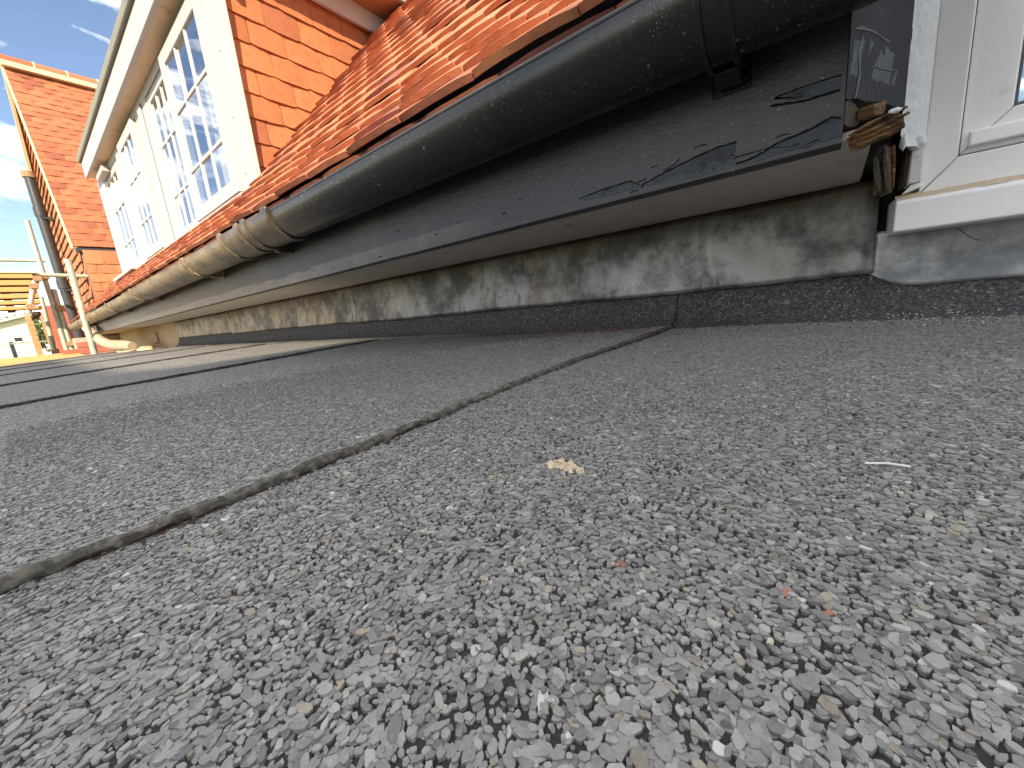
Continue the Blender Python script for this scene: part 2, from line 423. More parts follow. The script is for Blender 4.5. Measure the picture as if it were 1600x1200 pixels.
# felt upstand strips against the wall
def up_prof(x0):
    pr = []
    for y, dz in ((.768, -.0008), (.788, .0020), (.805, .0058), (.820, .0125), (.832, .0225), (.841, .0360), (.847, .0530), (.851, .0740), (.853, .0900), (.853, .130)):
        pr.append((y, dz))
    return pr
ups = [3.2, -.225, -1.075, -2.03, -3.15, -4.235]
for i in range(len(ups) - 1):
    a, b = ups[i], ups[i + 1]
    n = max(12, int(abs(a - b) / .03)); xs = lin(a, b - (.04 if i < len(ups) - 2 else 0), n)
    def fn(x, y, dz, i=i, a=a, b=b):
        lap = .0014 * math.exp(-max(a - x, 0) / .03) - (.0012 if x < b + .02 and i < 4 else 0)
        w = .003 * N3(x * 5, y * 9, i) + .0012 * N3(x * 30, y * 30, i)
        return (x + .004 * N3(dz * 60, i, 2.), y - lap - w - (.012 * N3(x * 4, 1., 0) if dz < .003 else 0), plane_z(min(y, .80)) + dz + lap + .3 * w)
    MB().sweep(up_prof(0), xs, fn=fn).build('felt_upstand', 'felt_shaded', flat_roof, smooth=True)

# mineral granules as real flakes where the camera can tell them apart
def build_granules():
    out_v, out_f, out_c, starts, totals = [], [], [], [], []
    V = []; F = []; C = []; LT = []
    cell = .00180
    gx = np.arange(-1.25, .85, cell); gy = np.arange(-.03, .80, cell)
    GX, GY = np.meshgrid(gx, gy); P = np.stack([GX.ravel(), GY.ravel()], 1)
    P += RNG.uniform(-.55, .55, P.shape) * cell
    z = -.1 + .035 * P[:, 1]
    p3 = np.column_stack([P, z])
    fw = np.array(_fw); rx = np.array(_rx); dn = np.array(_dn)
    dz = p3 @ fw; u = (p3 @ rx) / np.maximum(dz, 1e-3); v = (p3 @ dn) / np.maximum(dz, 1e-3)
    ok = (dz > .03) & (np.abs(u) < 1.45) & (v < 1.25)
    r = np.linalg.norm(p3, axis=1); ok &= r < .86
    # thin out towards the far limit so that the printed granules of the sheet take over gradually
    ok &= RNG.random(len(r)) < np.clip((.88 - r) / .42, 0, 1) * .97
    # bald spots
    bald = np.array([noise.noise(Vector((a * 26, b * 26, 7.))) for a, b in P[ok]])
    idx = np.where(ok)[0]; idx = idx[~((bald > .45) & (RNG.random(len(idx)) < .25))]
    P = P[idx]; r = r[idx]
    n = len(P)
    zz = np.array([roof_z(a, b) for a, b in P]) + .0012
    size = RNG.lognormal(0, .32, n) * .00093; size = np.clip(size, .00045, .0019)
    asp = RNG.uniform(1.0, 2.1, n); ang = RNG.uniform(0, 2 * np.pi, n)
    tx = RNG.normal(0, .085, n); ty = RNG.normal(0, .085, n); lift = RNG.uniform(.0005, .0012, n) + RNG.random(n) ** 3 * .0008
    g = RNG.normal(.215, .066, n).clip(.05, .45); br = RNG.random(n) > .992; g[br] = RNG.uniform(.35, .6, br.sum())
    tone = np.column_stack([g * 1.03, g, g * .92])
    warm = RNG.random(n) < .03; tone[warm] *= np.array([1.15, 1.0, .78])
    sp = RNG.random(n); tone[sp < .0012] = (.50, .45, .32)
    for (cx, cy, rad, cc) in ((-.004, .127, .0016, (.42, .12, .05)), (-.012, .120, .0013, (.42, .12, .05)), (.008, .124, .0014, (.42, .15, .06)), (-.05, .115, .0016, (.3, .12, .07)), (.022, .135, .0013, (.4, .13, .05)), (-.17, .07, .0018, (.36, .2, .1)), (.04, .19, .008, (.34, .31, .22)), (-.135, .15, .008, (.32, .3, .22)), (-.16, .185, .014, (.30, .29, .24))):
        d = np.hypot(P[:, 0] - cx, P[:, 1] - cy); hit = (d < rad) & (RNG.random(n) < .4); tone[hit] = np.array(cc) * RNG.uniform(.7, 1.25, (hit.sum(), 1))
    ca, sa = np.cos(ang), np.sin(ang)
    def ring(ix, m, k):
        j = RNG.uniform(.80, 1.15, (len(ix), m)); t = (np.arange(m)[None, :] + RNG.uniform(-.25, .25, (len(ix), m))) * 2 * np.pi / m
        a = np.cos(t) * j * (size[ix] * asp[ix])[:, None] * k; b = np.sin(t) * j * size[ix][:, None] * k
        return a * ca[ix][:, None] - b * sa[ix][:, None], a * sa[ix][:, None] + b * ca[ix][:, None]
    vo = 0
    for lo, hi, m, skirt in ((0, .30, 7, True), (.30, .55, 5, True), (.55, 2, 4, True)):
        ix = np.where((r >= lo) & (r < hi))[0]; N = len(ix)
        if not N: continue
        a, b = ring(ix, m, 1.0 if lo < .6 else 1.12)
        top = np.stack([P[ix, 0][:, None] + a, P[ix, 1][:, None] + b, (zz[ix] + lift[ix])[:, None] + a * tx[ix][:, None] + b * ty[ix][:, None] + RNG.normal(0, .00008, a.shape)], 2)
        if skirt:
            bot = np.stack([P[ix, 0][:, None] + a * 1.06, P[ix, 1][:, None] + b * 1.06, np.repeat((zz[ix] - .0012)[:, None], m, 1)], 2)
            vv = np.concatenate([top, bot], 1); per = 2 * m
        else: vv = top; per = m
        base = vo + np.arange(N) * per
        V.append(vv.reshape(-1, 3)); vo += N * per
        F.append((base[:, None] + np.arange(m)[None, :]).ravel()); LT.append(np.full(N, m))
        if skirt:
            i = np.arange(m); q = np.stack([i, i + m, (i + 1) % m + m, (i + 1) % m], 1)[None] + base[:, None, None]
            F.append(q.ravel()); LT.append(np.full(N * m, 4))
        C.append(np.repeat(tone[ix], per, axis=0))
    V = np.concatenate(V); F = np.concatenate(F); LT = np.concatenate(LT); C = np.concatenate(C)
    me = bpy.data.meshes.new('granules'); me.vertices.add(len(V)); me.vertices.foreach_set('co', V.astype('f').ravel())
    me.loops.add(len(F)); me.loops.foreach_set('vertex_index', F.astype('i'))
    me.polygons.add(len(LT)); me.polygons.foreach_set('loop_start', np.concatenate([[0], np.cumsum(LT)[:-1]]).astype('i')); me.polygons.foreach_set('loop_total', LT.astype('i'))
    sf = me.attributes.new('sharp_face', 'BOOLEAN', 'FACE'); sf.data.foreach_set('value', np.ones(len(LT), dtype=bool))
    me.update(calc_edges=True)
    at = me.attributes.new('tone', 'FLOAT_COLOR', 'POINT'); at.data.foreach_set('color', np.column_stack([C, np.ones(len(C))]).astype('f').ravel())
    me.materials.append(MAT['flake'])
    o = link('granules', me, flat_roof); tag(o, kind='stuff'); print('granules', n, 'faces', len(LT))
build_granules()
# dark bitumen showing between the granules of the two near sheets
def coat(k):
    vs = []; fs = []; ids = {}; h = .012
    for i in range(-60, 50):
        for j in range(-6, 48):
            cx, cy = (i + .5) * h, (j + .5) * h
            if math.hypot(cx, cy) > .55 or sheet_of(cx - .006, cy) != k or sheet_of(cx + .012, cy) != k: continue
            q = []
            for a, b in ((i, j), (i + 1, j), (i + 1, j + 1), (i, j + 1)):
                if (a, b) not in ids: ids[(a, b)] = len(vs); vs.append((a * h, b * h, roof_z(a * h, b * h, k) + .00155))
                q.append(ids[(a, b)])
            fs.append(tuple(q))
    MB().add(vs, fs).build('bitumen_coat', 'coat', sheets[k], smooth=True)
m_plain('coat', (.026, .021, .017), .6, .4, 200., .6, .0015)
coat(1); coat(2)
def crumbs(name, c, rad, n, mats, label, cat, smin=.0008, smax=.0022):
    mb = MB()
    for i in range(n):
        a = random.uniform(0, 6.28); q = rad * random.random() ** .7
        x, y = c[0] + math.cos(a) * q * 1.3, c[1] + math.sin(a) * q * .75; s = random.uniform(smin, smax)
        m = Matrix.Translation((x, y, roof_z(x, y) + .0026 + max(0, y - .78) * .2)) @ Euler((random.uniform(-.5, .5), random.uniform(-.5, .5), random.uniform(0, 3))).to_matrix().to_4x4()
        mb.box((-s, -s * .7, -s * .6), (s, s * .7, s * .6), m)
    o = mb.build(name, mats); tag(o, label, cat, kind='stuff'); return o
crumbs('mortar_crumbs', (-.107, .175), .0085, 42, 'foam', 'small patch of pale yellow crumbs on the near grey felt', 'crumbs')
crumbs('brick_dust', (-.36, .785), .13, 260, 'brick', 'reddish tile dust lying along foot of felt upstand', 'dust', .0005, .0014)
crumbs('sandy_grit', (.12, .785), .10, 160, 'foam', 'yellowish grit at foot of upstand below the white window', 'grit', .0004, .0011)
tw = MB().tube([(.022, .234, plane_z(.234) + .0034), (.030, .2355, plane_z(.2355) + .0042), (.0375, .2365, plane_z(.2365) + .0036)], .0005, 6).build('straw', 'twig', smooth=True)
tag(tw, 'short thin white straw lying on the felt', 'straw')

# ================================================================== wall behind lead, render, recess
ROOT_EAVES = empty('eaves', (0, .56, .137), 'black painted peeling fascia and brown soffit below the gutter', 'eaves')
def fascia_fn(x, y, z): return (x, y, z + .0015 * N3(x * 2.3, 0, 3.))
FX = lin(-7.35, .0125, 200)
fas = MB().sweep([(.560, .131), (.5585, .1325), (.5585, .30), (.580, .30), (.580, .131)], FX, True, fascia_fn).build('fascia_board', 'fascia', ROOT_EAVES, bevel=0)
MB().sweep([(.5805, .139), (.846, .1375), (.846, .147), (.5805, .147)], lin(-7.35, .0385, 120), True, lambda x, y, z: (x + (.02 * (y - .58) if x > .03 else 0) + (.003 * N3(y * 30, 1, 1) if x > .03 else 0), y, z + .0008 * N3(x * 3, y * 8, 0))).build('soffit_board', 'soffit', ROOT_EAVES)
# return piece running back from the fascia end to the window, paint peeled, lower half rotted away
def slab_on(p0, p1, poly, th, jitter=0):            # polygon (u,z) on the vertical plane p0->p1, thickness th away from viewer
    d = Vector((p1[0] - p0[0], p1[1] - p0[1], 0)); L = d.length; d.normalize(); nrm = Vector((-d.y, d.x, 0))
    mb = MB(); n = len(poly); vs = []
    for q in (0, th):
        for (u, z) in poly:
            w = nrm * (q + (jitter * N3(u * 200, z * 200, 2) if q == 0 else 0)); vs.append((p0[0] + d.x * u + w.x, p0[1] + d.y * u + w.y, z))
    mb.add(vs, [tuple(range(n))[::-1], tuple(range(n, 2 * n))] + [(i, (i + 1) % n, n + (i + 1) % n, n + i) for i in range(n)]); return mb
RP0, RP1 = (.0135, .5595), (.0755, .748)
def on_ret(u, z): return (u, z)
slab_on(RP0, RP1, [(0, .172), (.028, .178), (.055, .180), (.11, .190), (.198, .196), (.198, .60), (0, .60)], .02, .001).build('return_board', 'paint_old', ROOT_EAVES)
def ragged(poly, amp, n=5):
    out = []
    for i, (u, v) in enumerate(poly):
        u2, v2 = poly[(i + 1) % len(poly)]
        for k in range(n):
            t = k / n; out.append((u + (u2 - u) * t + amp * N3(u * 900 + k * 7.1, v * 900, i), v + (v2 - v) * t + amp * N3(v * 700 + k * 5.3, u * 800, i + 9)))
    return out
slab_on((.0135, .5588), (.0755, .7473), ragged([(.006, .196), (.04, .196), (.08, .206), (.15, .214), (.165, .245), (.10, .243), (.05, .236), (.012, .226)], .004, 8), .002, .0004).build('peeled_patch', 'peeled', ROOT_EAVES)
for pl in ([(.004, .232), (.03, .243), (.075, .249), (.12, .252), (.118, .2495), (.07, .2465), (.03, .239)], [(.022, .176), (.03, .20), (.024, .222), (.034, .236), (.038, .234), (.03, .218), (.036, .198), (.028, .177)], [(.06, .214), (.10, .222), (.14, .229), (.14, .2265), (.10, .2195)]):
    slab_on((.0135, .5572), (.0755, .7457), ragged(pl, .0012, 4), .002, .001).build('paint_flake', 'paint_edge', ROOT_EAVES)
PATCH = [[(-.2876, .1469), (-.2514, .1506), (-.2089, .1518), (-.1959, .1429), (-.2323, .1400), (-.2617, .1420)],
         [(-.1941, .1424), (-.1622, .1507), (-.135, .156), (-.1028, .1617), (-.0828, .1612), (-.0823, .136), (-.1167, .1355), (-.1624, .1377)],
         [(-.0790, .136), (-.0631, .1398), (-.0423, .1482), (-.0145, .1521), (.0034, .1582), (.0107, .1539), (.0106, .1383), (-.022, .137)],
         [(-.0469, .194), (-.0192, .1959), (.0083, .1944), (.0090, .1816), (-.0081, .1829), (-.0353, .1886)]]
for poly in PATCH:
    MB().prism(ragged(poly, .0021, 9), 'y', .5579, .5600).build('peeled_patch', 'peeled', ROOT_EAVES)
# lifted black paint edges along the peeled patches and stray blisters
def edge_flake(pts, w, lift):
    mb = MB(); vs = []
    for i, (x, z) in enumerate(pts):
        j = w * (1 + .7 * N3(x * 400, z * 400, 1)); vs += [(x, .5584, z + j * 1.6), (x, .5576 - lift * (.6 + .5 * N3(x * 200, 2, 2)), z + j * .2), (x, .5579, z - j * .15)]
    n = len(pts); mb.add(vs, [(3 * i + a, 3 * i + a + 1, 3 * i + 4 + a, 3 * i + 3 + a) for i in range(n - 1) for a in (0, 1)]); return mb
def densify(p, n=6): return [(p[i][0] + (p[i + 1][0] - p[i][0]) * k / n, p[i][1] + (p[i + 1][1] - p[i][1]) * k / n) for i in range(len(p) - 1) for k in range(n)] + [p[-1]]
for pts, w, l in (([(-.2876, .1469), (-.2514, .1506), (-.2089, .1518), (-.1959, .1440)], .0016, .0018), ([(-.1941, .1424), (-.1622, .1507), (-.135, .156), (-.1028, .1617), (-.0823, .1612)], .002, .003),
                  ([(-.0823, .138), (-.0631, .1398), (-.0423, .1482), (-.0145, .1521), (.0034, .1582), (.011, .1545)], .0022, .0032), ([(-.0469, .194), (-.0192, .1959), (.0090, .1944)], .0016, .0025),
                  ([(-.05, .187), (-.02, .1815), (.008, .181)], .0025, .003), ([(-.078, .1455), (-.05, .1462), (-.03, .141)], .0012, .002), ([(-.165, .153), (-.15, .1575), (-.145, .162)], .001, .002)):
    edge_flake(densify(pts), w * .55, l * .8).build('paint_flake', 'paint_edge', ROOT_EAVES)
for i in range(22):
    x = -random.random() ** 1.6 * 1.6 - .01; z = .137 + abs(random.gauss(0, .016)) + (.03 if random.random() < .2 else 0); s = random.uniform(.002, .007)
    edge_flake(densify([(x - s, z), (x, z + .001), (x + s, z + random.uniform(-.001, .002))], 3), random.uniform(.0004, .0011), .0013).build('paint_flake', 'paint_edge', ROOT_EAVES)
# rotten timber
def splinter(path, w, h, n, mat, parent, name='rotten_wood'):
    P = [Vector(p) for p in path]; mb = MB()
    for i in range(n):
        t = (i % 4) / 3 - .5; q = (i // 4) / max(1, (n - 1) // 4) - .5
        e0 = random.uniform(-.004, .006); e1 = random.uniform(-.004, .006)
        d = (P[-1] - P[0]).normalized(); a = Vector((0, 1, 0)); c = d.cross(a).normalized()
        pts = [p + a * (t * w) + c * (q * h) for p in P]; pts[0] = pts[0] + d * e0; pts[-1] = pts[-1] + d * e1
        pts = [pts[0], pts[0].lerp(pts[-1], .3) + c * random.uniform(-.0006, .0006), pts[0].lerp(pts[-1], .7) + c * random.uniform(-.0006, .0006), pts[-1]]
        rad = random.uniform(.6, 1.35) * max(w / 6, h / (2 * max(1, (n / 4)))); ta = random.uniform(.3, .9); tb = random.uniform(.3, .95)
        mb.tube(pts, rad, 6, True, lambda i_, k_, rad=rad, ta=ta, tb=tb: rad * (ta, 1, 1, tb)[i_] * (1 + .3 * math.sin(k_ * 2.1 + i_)))
    return mb.build(name, mat, parent)
def chunk(p0, p1, r0, flat, mat, name, seed):
    p0, p1 = Vector(p0), Vector(p1); n = 22; path = [p0.lerp(p1, i / (n - 1)) for i in range(n)]
    rid = [random.Random(seed + k).uniform(.62, 1.25) for k in range(26)]
    ends = [random.Random(seed + 99 + k).uniform(0, .16) for k in range(26)]
    def rf(i, k):
        t = i / (n - 1); e = min(1, max(.25, (t + .02 - ends[k] * .5) / .05), ) if t < .12 else (1 if t < .88 else max(.2, min(1, (1 - t + .03 - ends[-k - 1] * .3) / .06)))
        a = 2 * math.pi * k / 26; fl = 1 - (1 - flat) * abs(math.cos(a)) ** 2
        return r0 * rid[k] * fl * (1 + .12 * N3(t * 9, k * .8, seed)) * min(1, max(.3, e))
    return MB().tube(path, r0, 26, True, rf).build(name, mat, RW)
RW = empty('rotten_timber', (.03, .57, .14), 'splintered brown rotten wood at broken fascia end beside the white window', 'wood')
chunk((.0180, .553, .1290), (.0570, .567, .1415), .0088, .8, 'rot', 'broken_end', 5)
splinter([(.0215, .5495, .1335), (.0550, .562, .1455)], .006, .006, 7, 'rot', RW, 'splinter')
slab_on((.0137, .561), (.047, .65), ragged([(0, .149), (.024, .150), (.036, .156), (.037, .166), (.024, .171), (.010, .174), (0, .170)], .0012, 4), .016, .002).build('broken_end', 'rot_grey', RW)
slab_on((.036, .580), (.062, .66), ragged([(0, .166), (.02, .170), (.036, .176), (.036, .164), (.02, .159), (0, .156)], .001, 4), .012, .002).build('broken_end', 'rot', RW)
chunk((.0560, .712, .153), (.0600, .702, .092), .0080, .7, 'rot_grey', 'hanging_piece', 17)
splinter([(.0530, .703, .140), (.0590, .695, .098)], .008, .008, 6, 'rot_grey', RW, 'hanging_splinter')
splinter([(.0600, .725, .135), (.0575, .705, .097)], .008, .010, 10, 'rot', RW, 'hanging_splinter')
splinter([(.0630, .73, .150), (.0665, .735, .106)], .010, .008, 8, 'rot', RW, 'hanging_splinter')
# house wall body behind everything
HOUSE_WALL = MB().box((-4.24, .862, -2.7), (3.2, 1.05, .1490)).build('house_wall', 'dark_void'); tag(HOUSE_WALL, 'shadowed house wall hidden behind the lead flashing', 'wall')
RWALL = empty('rendered_wall', (-5.6, .9, -.1), 'cream rendered wall beyond the end of the lead flashing', 'wall')
MB().box((-7.2, .852, -2.7), (-4.2395, 1.05, .1365)).build('wall_face', 'render_wall', RWALL)
MB().prism([(-5.45, .06), (-5.25, .055), (-5.1, .075), (-4.98, .07), (-4.98, -.03), (-5.45, -.03)], 'y', .835, .8525).build('render_patch', 'render_wall', RWALL, bevel=.004)

# ================================================================== lead flashing
def lead_sheet(x0, x1, ztop, zbot, ybase, mat, parent_label, proud, bot_fn=None, nx=90, rag=.0015):
    vs = []; fs = []; nz_ = 16; xs = lin(x0, x1, nx)
    for x in xs:
        zb = zbot(x) if callable(zbot) else zbot
        for j in range(nz_):
            t = j / (nz_ - 1); z = ztop + (zb - ztop) * t
            y = ybase - proud - .006 * t * t + .0045 * N3(x * 4.1, z * 9, proud * 999) + .0016 * N3(x * 21, z * 25, 3.)
            if t > .93: y -= .0015
            vs.append((x, y, z + (rag * N3(x * 16, 0, 5.) if j == nz_ - 1 else 0)))
    for i in range(nx - 1):
        for j in range(nz_ - 1): fs.append((i * nz_ + j, (i + 1) * nz_ + j, (i + 1) * nz_ + j + 1, i * nz_ + j + 1))
    mb = MB(); mb.add(vs, fs); o = mb.build('lead_flashing', mat, smooth=True)
    md = o.modifiers.new('solid', 'SOLIDIFY'); md.thickness = .0022; md.offset = 0
    tag(o, parent_label, 'flashing', 'lead flashing sheets'); return o
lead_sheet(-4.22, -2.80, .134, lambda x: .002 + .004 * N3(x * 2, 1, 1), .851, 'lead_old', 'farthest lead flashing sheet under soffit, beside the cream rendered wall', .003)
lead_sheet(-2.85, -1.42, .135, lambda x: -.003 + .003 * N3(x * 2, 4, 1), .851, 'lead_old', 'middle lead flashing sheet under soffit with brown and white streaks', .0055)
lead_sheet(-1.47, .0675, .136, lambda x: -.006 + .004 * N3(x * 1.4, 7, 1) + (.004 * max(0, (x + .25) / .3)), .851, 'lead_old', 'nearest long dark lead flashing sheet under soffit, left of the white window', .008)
def zb_right(x):
    t = max(0, (.125 - x) / .062); return -.0275 + .024 * t ** 2.2 + .004 * math.sin(x * 5)
lead_sheet(.060, 1.6, .060, zb_right, .851, 'lead_new', 'pale blue-grey lead flashing sheet below the white window sill', .002, nx=110, rag=.0008)
cr = MB().tube([(.151, .836, .049), (.160, .834, .038), (.164, .834, .034), (.172, .834, .029)], .0005, 6).build('wire', 'soffit_dark', smooth=True)
tag(cr, 'thin dark wire hanging over pale lead below the sill', 'wire')
box('cavity_back', (.0385, .8625, -.02), (.1034, .93, .75), 'dark_void', HOUSE_WALL, 0)
box('cavity_side', (.0885, .80, .158), (.1030, .862, .75), 'dark_void', HOUSE_WALL, 0)
box('cavity_side', (.010, .78, .1475), (.0700, .862, .75), 'dark_void', HOUSE_WALL, 0)

# ================================================================== white window on the right
WIN = empty('upvc_window', (.6, .82, .055), 'white plastic window frame with sill at the right edge', 'window')
def wbox(name, x0, x1, y0, y1, z0, z1, mat='upvc', bev=.0025, parent=WIN): return MB().box((x0, y0, z0), (x1, y1, z1)).build(name, mat, parent, bevel=bev)
# outer frame: mitred jamb and bottom rail, slightly tapered in view by real depth
FXL, FXI, FZB, FZI = .1035, .1365, .0985, .1375
MB().prism([(FXL, FZB + .001), (FXI, FZI), (FXI, 1.6), (FXL, 1.6)], 'y', .800, .862).build('frame_jamb', 'upvc', WIN, bevel=.0022, seg=3)
MB().prism([(FXL + .0006, FZB), (1.5, FZB), (1.5, FZI), (FXI + .0006, FZI)], 'y', .8003, .862).build('frame_rail', 'upvc', WIN, bevel=.0022, seg=3)
# sash set back in the frame: mitred flat stiles, gasket, bead, pane
SX, SZ, SXI, SZI = .1385, .1395, .1795, .1835
MB().prism([(SX, SZ), (SXI, SZI), (SXI, 1.6), (SX, 1.6)], 'y', .808, .85).build('sash_stile', 'upvc', WIN, bevel=.0025, seg=3)
MB().prism([(SX + .0006, SZ), (1.5, SZ), (1.5, SZI), (SXI + .0006, SZI)], 'y', .8083, .85).build('sash_rail', 'upvc', WIN, bevel=.0025, seg=3)
MB().prism([(.7955, .1462), (.8085, .1462), (.8085, .1655), (.7985, .1640)], 'x', .1445, 1.5).build('drip_bar', 'upvc', WIN, bevel=.002, seg=3)
MB().prism([(SXI - .0005, SZI - .0005), (1.5, SZI - .0005), (1.5, SZI + .004), (SXI + .0035, SZI + .004), (SXI + .0035, 1.6), (SXI - .0005, 1.6)], 'y', .813, .85).build('gasket', 'upvc_gasket', WIN)
wbox('pane', SXI + .001, 1.5, .822, .826, SZI + .001, 1.6, 'glass', 0)
MB().prism([(FXL + .002, FZB + .002), (1.5, FZB + .002), (1.5, SZI - .002), (SXI - .002, SZI - .002), (SXI - .002, 1.6), (FXL + .002, 1.6)], 'y', .8335, .8625).build('frame_core', 'upvc_gasket', WIN)
wbox('gap_seal', FXI - .0006, FXI + .0025, .8095, .85, FZI, 1.6, 'upvc_gasket', 0)
wbox('gap_seal', FXI, 1.5, .8097, .85, FZI - .0006, FZI + .0025, 'upvc_gasket', 0)
# sill with a moulded nose and broken end, foam line over it
MB().prism([(.778, .0525), (.782, .0505), (.862, .0515), (.862, .0985), (.800, .0975), (.782, .0925), (.778, .088)], 'x', .0795, 1.5).build('sill', 'upvc', WIN, bevel=.0015, seg=2)
mb = MB(); xs = lin(.0805, 1.45, 240)
mb.sweep([(.7815, .0930), (.789, .0972), (.7985, .1005), (.8015, .1030), (.8035, .0985), (.8, .094)], xs, True, lambda x, y, z: (x, y - .0012 * N3(x * 90, z * 300, 0), z + .0018 * N3(x * 60, y * 200, 0) - .001))
mb.build('expanding_foam', 'foam', WIN, smooth=True)
# filler strip down the left of the frame, lumpy with a ragged edge
vs = []; fs = []; zs = lin(.158, .75, 150)
for z in zs:
    e = .0770 + .0022 * N3(z * 90, 1, 0) + .0022 * N3(z * 33, 5, 0) + (.006 * max(0, (.175 - z) / .017))
    for j in range(9):
        t = j / 8; x = e + (.1046 - e) * t; y = .770 + (.7995 - .770) * t ** .8 - .0035 * math.sin(t * 3.1) + .0016 * N3(x * 160, z * 110, 0) + .001 * N3(x * 500, z * 400, 3)
        vs.append((x, y, z))
    vs.append((e + .004, .79, z))
W = 10
for i in range(len(zs) - 1):
    fs += [(i * W + j, i * W + j + 1, (i + 1) * W + j + 1, (i + 1) * W + j) for j in range(8)] + [(i * W + 9, i * W, (i + 1) * W, (i + 1) * W + 9)]
MB().add(vs, fs).build('filler_strip', 'filler', WIN, smooth=True)
def lump(c, s, mat, name, parent):
    import bmesh
    bm = bmesh.new(); bmesh.ops.create_icosphere(bm, subdivisions=3, radius=1)
    for v in bm.verts:
        k = 1 + .28 * noise.noise(v.co * 1.9 + Vector(c) * 99) + .1 * noise.noise(v.co * 5); v.co = Vector((v.co.x * s[0] * k, v.co.y * s[1] * k, v.co.z * s[2] * k))
    me = bpy.data.meshes.new(name); bm.to_mesh(me); bm.free(); me.materials.append(MAT[mat])
    for p in me.polygons: p.use_smooth = True
    return link(name, me, parent, Vector(c) - worldloc(parent))
lump((.0955, .789, .163), (.0090, .0035, .009), 'filler', 'filler_lump', WIN)
lump((.0800, .768, .163), (.0035, .004, .010), 'filler', 'filler_lump', WIN)
lump((.0500, .5555, .1478), (.0045, .003, .0024), 'filler', 'filler_lump', WIN)
MB().prism([(.0905, .113), (.1034, .1135), (.1034, .156), (.0915, .156)], 'y', .789, .83).build('packer', 'filler', WIN, bevel=.0015)
MB().prism([(.086, .101), (.1034, .107), (.1034, .1132), (.094, .112)], 'y', .792, .84).build('packer', 'upvc', WIN, bevel=.001)
MB().prism([(.0868, .112), (.0905, .113), (.0912, .158), (.0868, .160)], 'y', .80, .84).build('packer', 'rot_grey', WIN, bevel=.001)

# ================================================================== gutter
GY, GZ, GR = .500, .281, .056
GUT = empty('gutter', (-3.6, .5, .277), 'long black plastic half-round gutter hung under the orange tiles', 'gutter')
def gut_prof(r, th, rim):
    pr = []
    for i in range(33):
        a = math.pi + math.pi * i / 32; pr.append((GY + r * math.cos(a), GZ + r * math.sin(a)))
    inner = [(GY + (r - th) * math.cos(math.pi + math.pi * i / 32), GZ + (r - th) * math.sin(math.pi + math.pi * i / 32)) for i in range(32, -1, -1)]
    if rim:   # rolled outer lip
        lip = [(GY - r + .0022 + .0034 * math.cos(a), GZ + .0012 + .0034 * math.sin(a)) for a in [R(d) for d in range(-40, 221, 26)]]
        return pr + inner + lip[::1]
    return pr + inner
def gfall(x, y, z): return (x, y + .001 * N3(x * .9, 0, 0), z + .0025 * (x + 1) * .3 + .0012 * N3(x * .8, 3, 0))
gxs = lin(-7.62, .070, 230)
MB().sweep(gut_prof(GR, .0024, True), gxs, True, gfall).build('trough', 'gutter', GUT, smooth=True)
def band(x0, x1, r, name, bul=0):
    return MB().sweep([(GY + r * math.cos(a), GZ + .003 + r * math.sin(a)) for a in [R(176 + 188 * i / 30) for i in range(31)]] + [(GY + (r - .004) * math.cos(a), GZ + .003 + (r - .004) * math.sin(a)) for a in [R(176 + 188 * i / 30) for i in range(30, -1, -1)]], lin(x0, x1, 5), True, gfall).build(name, 'gutter', GUT, smooth=True, bevel=.001)
uni = band(-1.43, -1.07, GR + .0042, 'union_joint')
for x0, x1 in ((-1.435, -1.405), (-1.29, -1.262), (-1.235, -1.21), (-1.095, -1.062)):
    b = MB().sweep([(GY + (GR + .0092) * math.cos(a), GZ + .004 + (GR + .0092) * math.sin(a)) for a in [R(172 + 194 * i / 30) for i in range(31)]] + [(GY + GR * math.cos(a), GZ + .004 + GR * math.sin(a)) for a in [R(172 + 194 * i / 30) for i in range(30, -1, -1)]], lin(x0, x1, 4), True, gfall).build('union_rib', 'gutter', uni, smooth=True, bevel=.0015)
BRX = [-.088, -1.25, -1.86, -2.95, -3.92, -5.05, -6.1]
for x in BRX:
    if x != -1.25: band(x - .015, x + .015, GR + .0046, 'bracket_strap'); band(x - .0145, x - .0095, GR + .0085, 'bracket_rib'); band(x + .0095, x + .0145, GR + .0085, 'bracket_rib')
    MB().prism([(.515, .2215), (.5585, .250), (.5585, .222), (.545, .2165), (.53, .2165)], 'x', x - .012, x + .012).build('bracket_arm', 'gutter', GUT, bevel=.002)
    MB().box((x - .020, .5545, .214), (x + .020, .5580, .28)).build('bracket_plate', 'gutter', GUT, bevel=.001)

